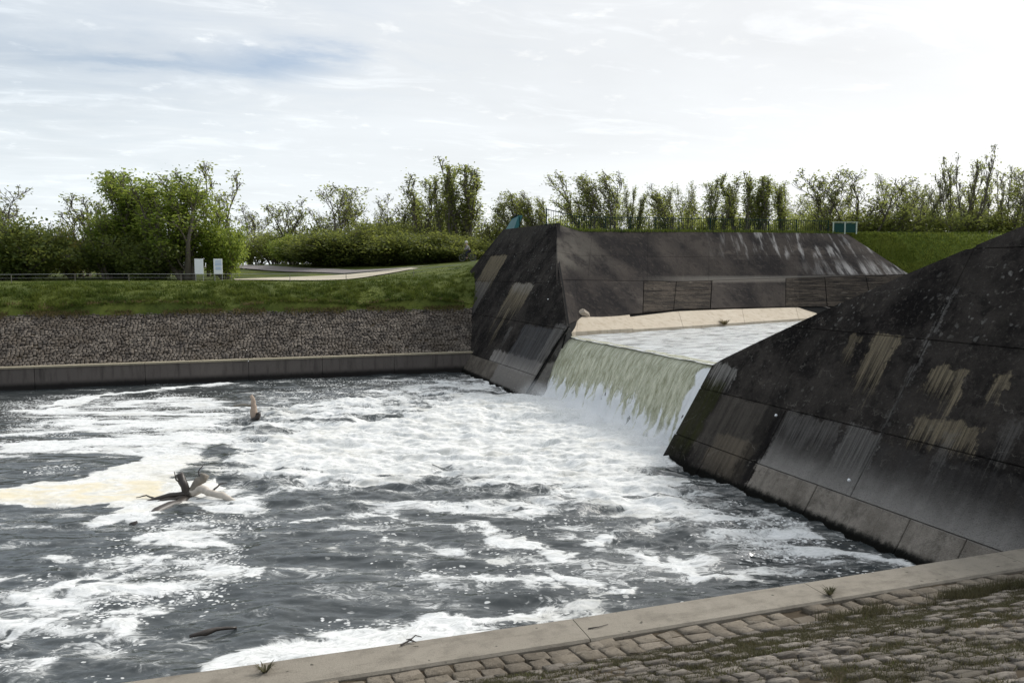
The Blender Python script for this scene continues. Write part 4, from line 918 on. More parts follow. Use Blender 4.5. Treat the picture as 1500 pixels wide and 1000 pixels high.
rev = empty('stone_revetment', (0, 0, 0)); tag(rev, 'grey cobbled stone slope below the far grass bank', 'stone slope')
sl = math.atan(1 / 1.9); ey = np.array([0, math.cos(sl), math.sin(sl)]); ez = np.array([0, -math.sin(sl), math.cos(sl)]); ex = np.array([1.0, 0, 0])
items = []; row = 0; s = 0.14
while s < 6.05:
    pitch = random.uniform(0.175, 0.205); x = -30 + random.uniform(0, 0.3)
    while x < 14.6 + s * 0.28:
        L = random.uniform(0.16, 0.26)
        ragged = 5.75 + 0.5 * (vnoise(np.array([x * 0.7]), np.array([2.0]), 9)[0] - 0.5)
        if s < ragged and random.random() > 0.012:
            c = np.array([x + L / 2, 47.5, 1.06]) + ey * (s + random.uniform(-0.02, 0.02) + 0.03 * math.sin(x * 0.9)) - ez * 0.02
            a = random.uniform(-0.05, 0.05) + 0.10; exr = ex * math.cos(a) + ey * math.sin(a); eyr = ey * math.cos(a) - ex * math.sin(a)
            items.append((c, exr, eyr, ez, (L - random.uniform(0.025, 0.06), pitch - random.uniform(0.025, 0.05), random.uniform(0.11, 0.18)), random.randrange(14)))
        x += L
    s += pitch; row += 1
joined_stones('cobbles', items, M['stone_far'], rev)
mb = MB(); p0 = np.array([0, 47.45, 1.08]); q0 = p0 + ey * 6.1
mb.add([(-60, p0[1], p0[2]), (14.9, p0[1], p0[2]), (17.2, q0[1], q0[2] - 0.02), (-60, q0[1], q0[2] - 0.02)], [(0, 1, 2, 3)]); mb.build('mortar_bed', M['dirt'], rev)

# ------------------------------------------------------------------ near bank: kerb, cobbles, ground
kerb = empty('kerb_wall', (6, 9.65, 1.17)); tag(kerb, 'pale concrete kerb across the foot of the picture at the near waterline', 'kerb'); OK_ = Vector(kerb.location)
KX = [(-60, 10.4, 9.6), (-20, 10.4, 9.6), (-6, 10.28, 9.5), (0.2, 10.08, 9.36), (4.38, 9.98, 9.27), (8.33, 9.98, 9.26), (12.4, 10.0, 9.25), (14.3, 10.01, 9.24)]
for (xa, oa, ia), (xb, ob, ib) in zip(KX[:-1], KX[1:]):
    g = 0.006; tip = 0.03
    mb = MB(); X0, X1 = xa + g, xb - (g if xb < 13.5 else 0)
    sk = 0.0 if xa < 0 else -0.03; sk2 = 0.0 if xb < 1 or xb > 13 else -0.03
    prof = lambda x, o_, i_, k: [(x, o_, -0.7), (x, o_, 1.13), (x, o_ - tip, 1.17), (x + k, i_ + tip, 1.18), (x + k, i_, 1.15), (x + k, i_, 0.3)]
    vs = prof(X0, oa, ia, sk) + prof(X1, ob, ib, sk2); n = 6
    mb.add([Vector(v) - OK_ for v in vs], [tuple(range(n)), tuple(range(2 * n - 1, n - 1, -1))] + [(i, i + n, (i + 1) % n + n, (i + 1) % n) for i in range(n)])
    mb.build('kerb_stone', M['kerb'], kerb, fix=True)
mb = MB(); mb.prism([(-59, -0.30, -1.9), (-59, 0.31, -1.9), (-59, 0.31, -0.07), (-59, -0.30, -0.07)], (66.8, 0, 0)); mb.build('kerb_core', M['joint'], kerb, fix=True)
SA, SB = 0.11, 0.335                                                          # apron and slope gradients
def near_z(s):                                                               # s = metres from the kerb's inner edge towards the camera
    return 1.13 + SA * min(s, 0.62) + SB * max(0, s - 0.62)
def near_surface():
    xs = np.concatenate([np.linspace(-60, -8, 14), np.linspace(-7, 15.6, 90)]); ss = np.concatenate([np.linspace(-0.05, 9.7, 60), np.array([10.2, 11, 13, 20, 60, 300, 2000])])
    X, Sg = np.meshgrid(xs, ss); kin = np.interp(X, [k[0] for k in KX], [k[2] for k in KX])
    Z = 1.13 + SA * np.clip(Sg, 0, 0.62) + SB * np.clip(Sg - 0.62, 0, 9.0) - 0.018 + (fbm(X * 1.6, Sg * 2.4, 15, 4) - 0.5) * 0.11
    return grid_mesh('ground', X, kin - Sg, Z, M['dirt'])
tag(link('ground', near_surface()), kind='structure')
b = MB(); b.add([(15.6, -11, 4.1), (900, -11, 4.1), (900, -2000, 4.1), (15.6, -2000, 4.1)], [(0, 3, 2, 1)]); tag(b.build('ground', M['grass_ground']), kind='structure')
cob = empty('cobble_slope', (6, 5, 2)); tag(cob, 'near cobbled bank sloping up from the pale kerb, weeds between the stones', 'cobbled bank')
big_items, small_items = [], []
s = 0.04; r = 0
CAM = np.array([0, 0, 6.0]); fwd = np.array([math.sin(AZ), math.cos(AZ), 0]); rgt = np.array([math.cos(AZ), -math.sin(AZ), 0])
while s < 9.4:
    apron = r < 2
    pitch = random.uniform(0.25, 0.29) if apron else random.uniform(0.145, 0.185); x = -9 + random.uniform(0, 0.4)
    gsl = math.atan(SA if apron else SB); e2 = np.array([0, -math.cos(gsl), math.sin(gsl)]); e3 = np.array([0, math.sin(gsl), math.cos(gsl)])
    zc = near_z(s + pitch / 2)
    while x < 13.1 + 0.6 * zc:
        L = random.uniform(0.26, 0.40) if apron else random.uniform(0.17, 0.31)
        kin = np.interp(x, [k[0] for k in KX], [k[2] for k in KX])
        gone = (not apron) and fbm(np.array([x * 0.5]), np.array([s * 0.9]), 77)[0] > 0.62 and random.random() < 0.45
        if not gone and random.random() > 0.03 and x + L < 13.15 + 0.6 * zc:
            j = random.uniform(-0.02, 0.02); c = np.array([x + L / 2, kin - s - pitch / 2 + j, zc - 0.10 + random.uniform(-0.02, 0.015)])
            a = random.uniform(-0.10, 0.10); e1 = np.array([1.0, 0, 0]); e1r = e1 * math.cos(a) + e2 * math.sin(a); e2r = e2 * math.cos(a) - e1 * math.sin(a)
            tl = random.uniform(-0.10, 0.10); e3r = e3 + e1 * tl * 0.6 + e2 * random.uniform(-0.08, 0.08)
            gap = random.uniform(0.02, 0.045) if apron else random.uniform(0.018, 0.045)
            it = (c, e1r, e2r, e3r, (L - gap, pitch - gap, random.uniform(0.11, 0.135) if apron else random.uniform(0.105, 0.145)), random.randrange(14), apron)
            w_ = c - CAM; dep = w_ @ fwd; lat = w_ @ rgt; py = 500 + 1170 * (6 - c[2] - dep * 0.0855) / (dep + (6 - c[2]) * 0.0855) if dep > 1 else 1e9
            px = 750 + 1174 * lat / max(dep, 0.1)
            seen = dep > 1 and -20 < px < 1510 and py < 1010
            (big_items if seen else small_items).append((np.linalg.norm(w_), it))
        x += L
    s += pitch; r += 1
big_items.sort(key=lambda q: q[0])
small_items += big_items[300:]; big_items = big_items[:300]
from mathutils import Matrix
VM = {}
for ap in (True, False):
    for k, (v, f) in enumerate(SV): VM[(ap, k)] = raw_mesh('cobble', v, f, M['stone_pale'] if ap else M['stone_near'])
for _, (c, e1, e2, e3, sz, k, ap) in big_items:
    o = link('cobble', VM[(ap, k)], cob)
    o.matrix_local = Matrix.Translation(Vector(c) - Vector(cob.location)) @ Matrix(((e1[0] * sz[0], e2[0] * sz[1], e3[0] * sz[2]), (e1[1] * sz[0], e2[1] * sz[1], e3[1] * sz[2]), (e1[2] * sz[0], e2[2] * sz[1], e3[2] * sz[2]))).to_4x4()
cl = np.array(cob.location)
for ap, nm in ((True, 'pale_cobbles'), (False, 'cobbles')):
    its = [(q[1][0] - cl,) + q[1][1:6] for q in small_items if q[1][6] == ap]
    if its: joined_stones(nm, its, M['stone_pale'] if ap else M['stone_near'], cob)

# ------------------------------------------------------------------ grass blades
def blades(name, P, hgt, wid, mat, lean=0.5, label=None, nrm=None):
    n = len(P); h_ = hgt * RNG.uniform(0.5, 1.2, n); a = RNG.uniform(0, 2 * np.pi, n); w_ = wid * RNG.uniform(0.6, 1.3, n)
    la = RNG.uniform(0, 2 * np.pi, n); ll = RNG.uniform(0.1, 1, n) * lean * h_
    sx = np.stack([np.cos(a) * w_, np.sin(a) * w_, 0 * a], -1); mid = P + np.stack([np.cos(la) * ll * 0.35, np.sin(la) * ll * 0.35, h_ * 0.6], -1)
    tip = P + np.stack([np.cos(la) * ll, np.sin(la) * ll, h_ * (1 - 0.25 * ll / h_)], -1)
    V = np.stack([P - sx, P + sx, mid - sx * 0.7, mid + sx * 0.7, tip], 1).reshape(-1, 3)
    f = np.array([(0, 1, 3), (0, 3, 2), (2, 3, 4)]); F = (f[None] + (np.arange(n) * 5)[:, None, None]).reshape(-1, 3)
    o = link(name, raw_mesh(name, V, F, mat)); tag(o, label, kind='stuff'); return o
n = 110000; x = RNG.uniform(-24, 17.5, n); y = 52.2 + 12.5 * RNG.beta(0.9, 2.2, n)
keep = fbm(x * 1.1, y * 1.4, 55, 3) + 0.35 * (RNG.random(n) - 0.5) > 0.36; x, y = x[keep], y[keep]
z = ground_z(x, y); hh = (0.07 + 0.30 * smooth(fbm(x * 2.4, y * 2.8, 57, 4), 0.35, 0.72)) * (0.35 + 0.65 * smooth(y, 59, 54.5))
blades('grass', np.stack([x, y, z - 0.02], -1), hh, 0.022, M['blade'], 0.8, 'tufted green grass on the far bank above the cobbles')
n = 12000; x = RNG.uniform(-24, 16.5, n); y = RNG.normal(52.25, 0.28, n); z = np.where(y < 52.35, 3.83 + (y - 52.35) / 1.9, ground_z(x, y))
keep = fbm(x * 0.8, y, 59, 3) > 0.42
blades('dry_grass', np.stack([x, y, z - 0.02], -1)[keep], 0.20, 0.02, M['blade_dry'], 1.3, 'brownish dry grass at the top edge of the far cobbles')
n = 22000; i = RNG.uniform(0, GS.shape[0] - 1.001, n); j = RNG.uniform(0, 38, n); i0, j0 = i.astype(int), j.astype(int)
P = GS[i0, j0] * ((1 - i % 1) * (1 - j % 1))[:, None] + GS[i0 + 1, j0] * ((i % 1) * (1 - j % 1))[:, None] + GS[i0, j0 + 1] * ((1 - i % 1) * (j % 1))[:, None] + GS[i0 + 1, j0 + 1] * ((i % 1) * (j % 1))[:, None]
blades('grass', P, 0.22, 0.03, M['blade_light'], 0.8, 'bright green grass on the bank right of the railing')
n = 5000; t = RNG.uniform(0, 8.9, n); ti = t.astype(int); TA = np.array(TOP); P = TA[ti] * (1 - (t % 1))[:, None] + TA[ti + 1] * (t % 1)[:, None]; P[:, 1] += RNG.uniform(-0.05, 0.7, n)
blades('grass', P, 0.26, 0.025, M['blade'], 0.7, 'rough grass fringe along the top of the upstream bank')

def near_blades(n, smin, smax, xmin, xmax, hgt, wid, mat, label, thr, seed, lean=0.8, name='grass'):
    x = RNG.uniform(xmin, xmax, n); s_ = RNG.uniform(smin, smax, n)
    keep = fbm(x * 1.2, s_ * 2.2, seed, 4) + 0.25 * (RNG.random(n) - 0.5) > thr; x, s_ = x[keep], s_[keep]
    kin = np.interp(x, [k[0] for k in KX], [k[2] for k in KX])
    z = 1.13 + SA * np.clip(s_, 0, 0.62) + SB * np.clip(s_ - 0.62, 0, 9) + 0.0
    ok = x < 13.1 + 0.6 * z
    hv = hgt * (0.6 + 0.8 * fbm(x * 2, s_ * 2, seed + 3, 2))
    return blades(name, np.stack([x, kin - s_, z], -1)[ok], hv[ok], wid, mat, lean, label)
near_blades(120000, 0.70, 1.9, -4, 15, 0.06, 0.004, M['weed'], 'low olive weeds in a strip above the pale cobbles', 0.45, 201, 1.2)
near_blades(150000, 1.8, 5.5, -2, 15, 0.06, 0.0045, M['weed'], 'thin olive weeds between the near cobbles', 0.51, 211, 1.2)
near_blades(9000, 0.65, 4.5, -2, 15, 0.10, 0.0022, M['blade_dry'], 'pale dry stalks among the near cobbles', 0.56, 221, 1.6, 'dry_grass')
near_blades(9000, 0.5, 1.0, 7.5, 11.5, 0.16, 0.004, M['weed'], 'taller green tufts by the second kerb joint', 0.53, 231, 0.8)
near_blades(5000, 0.62, 5.0, -2, 15, 0.04, 0.010, M['blade'], 'small green leaves of moss and clover among cobbles', 0.60, 241, 1.0, 'moss')

# small weed and twigs on the kerb
def tuft(loc, h, n, mat, label, w_=0.006, spread=0.06):
    mb = MB(); rr = random.Random(n)
    for k in range(n):
        a = rr.uniform(0, 6.28); l = h * rr.uniform(0.5, 1.1); t = Vector((math.cos(a), math.sin(a), 0)); u = Vector((-t.y, t.x, 0)) * w_; p = t * rr.uniform(0, spread * 0.4)
        q = p + t * l * 0.5 + Vector((0, 0, l * 0.55)); e = p + t * l * rr.uniform(0.7, 1.0) + Vector((0, 0, l * rr.uniform(0.3, 0.9)))
        mb.add([p - u, p + u, q + u, q - u, e], [(0, 1, 2, 3), (3, 2, 4)])
    o = mb.build('weed_tuft', mat); o.location = loc; tag(o, label, 'weed'); return o
tuft((0.25, 9.79, 1.17), 0.16, 40, M['weed'], 'small spiky weed growing alone on the near kerb, by the foam')
tuft((8.36, 9.42, 1.18), 0.15, 60, M['weed'], 'green weed rooted in the second kerb joint, right of the pale cobbles')
tuft((27.6, 40.6, 2.95), 0.45, 90, M['blade_dry'], 'small yellowish bush on the pale ledge at the pool edge', 0.012, 0.3)
def twig(loc, pts, rad, mat, label, name='twig', cat='twig'):
    mb = MB()
    for p in pts: mb.tube(p, [rad * (1 - 0.6 * i / (len(p) - 1)) for i in range(len(p))], 5)
    o = mb.build(name, mat); o.location = loc; tag(o, label, cat); return o
twig((2.1, 10.0, 1.19), [[(-0.16, -0.08, 0), (-0.02, -0.02, 0.02), (0.06, 0.03, 0.05), (0.14, 0.02, 0.02)], [(-0.02, -0.02, 0.02), (0.05, -0.06, 0.0)], [(0.0, 0, 0.02), (-0.06, 0.05, 0.0)]], 0.014, M['wood_dark'], 'small dark forked twig lying on the outer edge of the near kerb')
twig((4.6, 9.55, 1.185), [[(-0.15, 0.02, 0), (0.0, 0.0, 0.01), (0.16, 0.05, 0.0)]], 0.010, M['wood_dark'], 'short dark twig across the first kerb joint')
twig((38.4, 45.3, 3.7), [[(-1.0, 0.9, 0.15), (-0.2, 0.3, 0.12), (0.6, -0.2, -0.1), (1.1, -0.6, -0.2)], [(-0.2, 0.3, 0.12), (0.5, 0.5, 0.3)]], 0.07, M['wood_dark'], 'dark branch washed up on the pale ledge, right end', 'driftwood', 'driftwood')

# ------------------------------------------------------------------ driftwood in the water, rock
root = empty('driftwood', (-1.25, 22.75, 0)); tag(root, 'branched dead tree limb stranded in the foam at left', 'driftwood')
def limb(name, pts, rad, mat, parent, n=8):
    mb = MB(); rr = random.Random(len(pts) * 7); k = len(pts)
    P_ = []; R_ = []
    for i in range((k - 1) * 3 + 1):
        t = i / 3; a = min(int(t), k - 2); f = t - a; P_.append(Vector(pts[a]).lerp(Vector(pts[a + 1]), f) + Vector((rr.uniform(-1, 1), rr.uniform(-1, 1), rr.uniform(-1, 1))) * rad[a] * 0.22)
        R_.append((rad[a] * (1 - f) + rad[a + 1] * f) * rr.uniform(0.88, 1.12))
    mb.tube(P_, R_, n); return mb.build(name, mat, parent, smooth=True)
limb('stub', [(0.0, 0.0, 0.02), (-0.10, 0.05, 0.30), (-0.22, 0.1, 0.62)], [0.12, 0.11, 0.10], M['wood_dark'], root)
limb('stub', [(0.0, 0.0, 0.05), (0.18, 0.1, 0.28), (0.42, 0.2, 0.52)], [0.11, 0.12, 0.13], M['wood_grey'], root)
limb('branch', [(0.05, 0, 0.1), (-0.45, 0.0, 0.1), (-1.0, -0.15, 0.02), (-1.55, -0.35, -0.06)], [0.09, 0.07, 0.045, 0.02], M['wood_dark'], root)
limb('branch', [(-0.05, -0.05, 0.0), (-0.5, -0.15, 0.03), (-1.0, -0.35, -0.03)], [0.08, 0.05, 0.02], M['wood_dark'], root)
limb('trunk', [(-0.05, 0.05, 0.08), (0.3, -0.02, 0.19), (0.62, -0.35, 0.16), (0.95, -0.62, 0.08), (1.2, -0.95, -0.04)], [0.13, 0.115, 0.10, 0.08, 0.05], M['wood_bleached'], root)
limb('trunk', [(0.1, 0.2, -0.1), (-0.4, -0.6, -0.05), (-1.2, -1.9, -0.12)], [0.15, 0.15, 0.10], M['wood_dark'], root)
for pts in ([(-0.12, 0.06, 0.35), (-0.3, 0.0, 0.5), (-0.34, 0.02, 0.72)], [(0.3, 0.15, 0.4), (0.25, 0.3, 0.62), (0.4, 0.36, 0.8)], [(0.62, -0.35, 0.2), (0.8, -0.2, 0.34), (0.98, -0.22, 0.36)], [(-0.8, -0.1, 0.05), (-1.05, 0.1, 0.12), (-1.3, 0.1, 0.08)]):
    limb('twig', pts, [0.03, 0.022, 0.010], M['wood_dark'], root, 5)
root = empty('driftwood', (0.72, 34.5, 0)); tag(root, 'upright pale broken branch stump sticking out of the water', 'driftwood')
limb('stump', [(0.0, 0, -0.4), (0.02, 0, 0.25), (0, 0.02, 0.6), (-0.08, 0.05, 0.98)], [0.13, 0.14, 0.12, 0.06], M['wood_pale'], root)
limb('branch', [(0.0, 0, 0.5), (-0.35, 0.05, 0.58), (-0.8, 0.1, 0.55)], [0.06, 0.05, 0.03], M['wood_grey'], root)
limb('root_knob', [(0.0, -0.05, -0.1), (0.16, -0.08, 0.1), (0.2, -0.1, 0.22)], [0.13, 0.12, 0.07], M['wood_dark'], root)
root = empty('driftwood', (-0.46, 13.84, 0.02)); tag(root, 'flat dark stick floating in grey water near the kerb', 'driftwood')
limb('stick', [(-0.36, -0.04, 0.0), (-0.1, -0.03, 0.03), (0.12, 0.03, 0.03), (0.38, 0.06, 0.0)], [0.03, 0.05, 0.035, 0.02], M['wood_dark'], root)
mb = MB(); v, f = SV[3]; rr = random.Random(2)
mb.tube([(-0.4, 0, 0), (-0.25, 0, 0.12), (0.05, 0, 0.22), (0.3, 0, 0.1), (0.42, 0, 0.0)], [0.06, 0.17, 0.23, 0.16, 0.05], 7)
o = mb.build('rock', M['rock']); o.location = (17.6, 38.95, 3.68); tag(o, 'pale rock lying at the foot of the dark bank beside the wing wall', 'rock')

# ------------------------------------------------------------------ road, path, railing, gate, sheet, signs
def ribbon(name, L, R, mat, lift=0.03, sub=6):
    vs, fs = [], []
    for (a, b) in zip(L, R):
        pass
    n = (len(L) - 1) * sub + 1; rowsV = []
    for i in range(n):
        t = i / sub; k = min(int(t), len(L) - 2); f = t - k
        l = [L[k][c] * (1 - f) + L[k + 1][c] * f for c in range(2)]; r_ = [R[k][c] * (1 - f) + R[k + 1][c] * f for c in range(2)]
        rowsV.append([(l[0] + (r_[0] - l[0]) * q, l[1] + (r_[1] - l[1]) * q) for q in (0, .25, .5, .75, 1)])
    A = np.array(rowsV); Z = ground_z(A[..., 0], A[..., 1]) + lift + 0.06
    me = grid_mesh(name, A[..., 0], A[..., 1], Z, mat); return tag(link(name, me), kind='structure')
ribbon('road', [(-6.5, 88), (-1, 87), (3.2, 82), (6.6, 76.5), (10.2, 71.0), (13.6, 69.6), (16.5, 69.4)], [(-6.5, 84), (-1.8, 83.2), (1.2, 79.2), (4.6, 73.6), (8.9, 68.6), (13.2, 68.2), (16.6, 69.2)], M['asphalt'])
ribbon('sandy_path', [(0.2, 67.6), (3.0, 67.8), (6.6, 67.6), (9.6, 67.4), (14.6, 68.2)], [(0.2, 64.6), (3.0, 62.6), (5.6, 61.8), (8.8, 62.6), (14.9, 66.4)], M['sand'], 0.02)

rail = empty('railing', (30, 47, 8.7)); tag(rail, 'long green bar railing along the top of the dark bank', 'railing'); OR = Vector(rail.location)
FP = [(18.3, 45.9, 8.95), (20.4, 45.7, 8.52), (24.5, 46.8, 8.64), (28.9, 48.1, 8.77), (34.5, 49.1, 8.9), (40.1, 50.0, 9.0), (43.3, 50.3, 9.02)]
fpts = [Vector(p) - OR for p in FP]; bars = MB(); posts = []
for a, c in zip(fpts[:-1], fpts[1:]):
    n = max(1, round((c - a).length / 2.3))
    for k in range(n):
        p, q = a.lerp(c, k / n), a.lerp(c, (k + 1) / n); posts.append(p)
        for j in range(1, 14): w_ = p.lerp(q, j / 14); bars.tube([w_ + Vector((0, 0, 0.10)), w_ + Vector((0, 0, 0.92))], 0.016, 4, cap=False)
posts.append(fpts[-1])
for hz in (0.10, 0.94):
    mb = MB(); mb.tube([p + Vector((0, 0, hz)) for p in fpts], 0.026 if hz > .5 else 0.018, 6); mb.build('rail', M['paint_green'], rail)
pm = MB(); pm.box((0, 0, 0.48), (0.06, 0.06, 1.04)); pm.box((0, 0, 0.02), (0.14, 0.14, 0.04)); pme = pm.mesh('post', M['paint_green'])
for p in posts: link('post', pme, rail, p)
ob = bars.build('bars', M['paint_green'], rail); ob['kind'] = 'stuff'

gate = empty('gate', (43.7, 50.2, 9.02), -0.36); tag(gate, 'small pale framed gate with teal panels at the right end of the railing', 'gate'); gate.scale = (0.9, 0.9, 0.85)
for xx in (0, 0.98, 1.96): mb = MB(); mb.box((xx, 0, 0.48), (0.09, 0.09, 1.05)); mb.build('post', M['paint_pale'], gate)
mb = MB(); mb.box((0.98, 0, 1.02), (2.2, 0.07, 0.06)); mb.build('rail', M['paint_pale'], gate)
for xx in (0.49, 1.47): mb = MB(); mb.box((xx, 0, 0.50), (0.84, 0.03, 0.82)); mb.build('panel', M['gate_teal'], gate)

cab = empty('sheet_guard', (18.7, 53.6, 9.1)); tag(cab, 'teal sheet metal guard with slanted side on top of the left wing wall', 'guard panel')
mb = MB(); mb.prism([(-0.02, -0.55, -0.1), (0.0, 1.45, -0.1), (0.33, 0.85, 0.74), (0.38, -0.5, 0.92)], (0.30, 0.0, 0.0)); mb.build('sheet', M['paint_teal'], cab, fix=True)
mb = MB(); mb.tube([(0.34, 1.0, 0.76), (0.37, -0.55, 0.96)], 0.04, 6); mb.build('top_edge', M['paint_green'], cab)
for yy in (1.0, 0.2, -0.5): mb = MB(); mb.box((0.45, yy, 0.4), (0.06, 0.06, 0.85)); mb.build('post', M['paint_green'], cab)

def sign(loc, label, printed):
    r_ = empty('notice_board', loc, -0.33); tag(r_, label, 'sign', 'white notice boards on the far grass')
    mb = MB(); mb.box((0, -0.02, 1.05), (0.62, 0.03, 1.12)); bd = mb.build('board', M['white'], r_)
    for sx in (-0.27, 0.27): mb = MB(); mb.tube([(sx, 0.02, -0.3), (sx, 0.02, 1.62)], 0.022, 6); mb.build('post', M['steel'], r_)
    if printed:
        for k, (w_, zz, hh_) in enumerate(((0.42, 1.44, 0.10), (0.46, 1.22, 0.22), (0.40, 0.92, 0.22))): mb = MB(); mb.box((0.02, -0.042, zz), (w_, 0.008, hh_)); mb.build('print_block', M['print'], bd)
    return r_
sign((-2.19, 62.22, gz(-2.19, 62.22)), 'plain white notice board, left one of the pair on the grass', False)
sign((-0.89, 61.76, gz(-0.89, 61.76)), 'white notice board with pale blue print, right one of the pair', True)

fence = empty('wire_fence', (0, 58, 5.4)); tag(fence, 'thin wire fence on low posts across the far grass', 'fence'); OF = Vector(fence.location)
wl = [(-40, 61), (-25, 61), (-10, 61), (0, 60.4), (8, 60), (13, 59.6), (16.4, 58.4)]
wp = [Vector((x, y, gz(x, y))) - OF for x, y in wl]
mb = MB(); mb.tube([p + Vector((0, 0, 0.52)) for p in wp], 0.014, 4); mb.build('wire', M['steel'], fence)
mb = MB(); mb.tube([p + Vector((0, 0, 0.28)) for p in wp], 0.006, 4); mb.build('wire', M['steel'], fence)
for a, c in zip(wl[:-1], wl[1:]):
    k = max(1, round(math.dist(a, c) / 3.5))
    for j in range(k):
        x, y = a[0] + (c[0] - a[0]) * j / k, a[1] + (c[1] - a[1]) * j / k
        mb = MB(); mb.tube([(x, y, gz(x, y) - 0.2) - OF if False else Vector((x, y, gz(x, y) - 0.2)) - OF, Vector((x, y, gz(x, y) + 0.55)) - OF], 0.022, 5); mb.build('post', M['wood_grey'], fence)

# ------------------------------------------------------------------ cyclist
CX, CY = 20.86, 72.16; CZ = gz(CX, CY) + 0.09
bike = empty('bicycle', (CX, CY, CZ), math.pi - AZ + 0.35); tag(bike, 'dark bicycle on the far grass track beside the wing wall', 'bicycle')
def wheel(xx):
    mb = MB(); c = [(xx + 0.33 * math.cos(a), 0, 0.34 + 0.33 * math.sin(a)) for a in [i * math.pi / 12 for i in range(25)]]
    mb.tube(c, 0.022, 5, cap=False); w_ = mb.build('wheel', M['rubber'], bike)
    mb = MB(); c = [(xx + 0.30 * math.cos(a), 0, 0.34 + 0.30 * math.sin(a)) for a in [i * math.pi / 12 for i in range(25)]]
    mb.tube(c, 0.012, 4, cap=False); mb.build('rim', M['steel'], w_)
    mb = MB()
    for k in range(10): a = k * math.pi / 5; mb.tube([(xx, 0, 0.34), (xx + 0.3 * math.cos(a), 0, 0.34 + 0.3 * math.sin(a))], 0.004, 3)
    mb.build('spokes', M['steel'], w_)
wheel(0.52); wheel(-0.52)
mb = MB()
for seg in ([(-0.52, 0, 0.34), (0.0, 0, 0.30)], [(-0.52, 0, 0.34), (-0.18, 0, 0.82)], [(0, 0, 0.30), (-0.20, 0, 0.90)], [(0, 0, 0.30), (0.36, 0, 0.78)], [(-0.18, 0, 0.82), (0.34, 0, 0.86)], [(0.33, 0, 0.95), (0.52, 0, 0.34)]): mb.tube(seg, 0.02, 6)
mb.build('frame', M['bike'], bike)
mb = MB(); mb.tube([(0.30, -0.28, 1.02), (0.36, -0.15, 1.0), (0.34, 0, 0.98), (0.36, 0.15, 1.0), (0.30, 0.28, 1.02)], 0.016, 6); mb.build('handlebar', M['bike'], bike)
mb = MB(); mb.tube([(-0.34, 0, 0.93), (-0.22, 0, 0.94), (-0.06, 0, 0.93)], [0.08, 0.07, 0.03], 8); mb.build('saddle', M['rubber'], bike)
mb = MB(); mb.tube([(0, -0.1, 0.30), (0, 0.1, 0.30)], 0.02, 6); mb.tube([(0, 0.1, 0.30), (0.14, 0.1, 0.21)], 0.014, 5); mb.tube([(0, -0.1, 0.30), (-0.14, -0.1, 0.39)], 0.014, 5); mb.build('cranks', M['steel'], bike)
per = empty('person', (CX, CY, CZ), math.pi - AZ + 0.35); tag(per, 'cyclist in pale helmet and grey jacket riding the dark bicycle', 'person')
def skin(name, joints, edges, radii, mat, root_i=0, sub=1):
    me = bpy.data.meshes.new(name); me.from_pydata(joints, edges, []); me.materials.append(mat)
    o = link(name, me, per); md = o.modifiers.new('skin', 'SKIN'); md.use_smooth_shade = True
    for i, r_ in enumerate(radii): me.skin_vertices[0].data[i].radius = (r_, r_) if not isinstance(r_, tuple) else r_
    for i in range(len(radii)): me.skin_vertices[0].data[i].use_root = i == root_i
    s_ = o.modifiers.new('smooth', 'SUBSURF'); s_.levels = sub; s_.render_levels = sub; return o
J = [(-0.20, 0, 1.00), (-0.10, 0, 1.20), (0.02, 0, 1.42), (0.07, 0, 1.52), (0.11, 0, 1.64), (0.12, 0, 1.74),
     (0.03, 0.17, 1.42), (0.14, 0.24, 1.20), (0.29, 0.25, 1.05), (0.03, -0.17, 1.42), (0.14, -0.24, 1.20), (0.29, -0.25, 1.05),
     (-0.16, 0.10, 0.96), (0.20, 0.11, 0.72), (0.06, 0.11, 0.32), (0.20, 0.11, 0.24), (-0.16, -0.10, 0.96), (0.16, -0.11, 0.82), (-0.10, -0.11, 0.48), (-0.02, -0.11, 0.42)]
E_ = [(0, 1), (1, 2), (2, 3), (3, 4), (4, 5), (2, 6), (6, 7), (7, 8), (2, 9), (9, 10), (10, 11), (0, 12), (12, 13), (13, 14), (14, 15), (0, 16), (16, 17), (17, 18), (18, 19)]
skin('body', J, E_, [.13, .12, .13, .055, .085, .075, .065, .045, .035, .065, .045, .035, .09, .07, .045, .035, .09, .07, .045, .035], M['skin'])
skin('jacket', [J[0], J[1], J[2], (0.06, 0, 1.49), J[6], J[7], (0.27, 0.25, 1.07), J[9], J[10], (0.27, -0.25, 1.07)], [(0, 1), (1, 2), (2, 3), (2, 4), (4, 5), (5, 6), (2, 7), (7, 8), (8, 9)], [.15, .15, .16, .08, .085, .062, .05, .085, .062, .05], M['jacket'])
skin('trousers', [J[0], J[12], J[13], (0.07, 0.11, 0.38), J[16], J[17], (-0.09, -0.11, 0.53)], [(0, 1), (1, 2), (2, 3), (0, 4), (4, 5), (5, 6)], [.145, .11, .085, .06, .11, .085, .06], M['trousers'])
mb = MB(); mb.tube([(0.02, 0, 1.66), (0.04, 0, 1.74), (0.10, 0, 1.81), (0.18, 0, 1.79), (0.24, 0, 1.72)], [0.06, 0.11, 0.115, 0.10, 0.03], 10); mb.build('helmet', M['helmet'], per, smooth=True)
mb = MB(); mb.tube([(0.12, 0.11, 0.24), (0.2, 0.11, 0.22), (0.30, 0.11, 0.21)], [.05, .05, .03], 6); mb.tube([(-0.08, -0.11, 0.43), (0.0, -0.11, 0.41), (0.09, -0.11, 0.40)], [.05, .05, .03], 6); mb.build('shoes', M['rubber'], per)

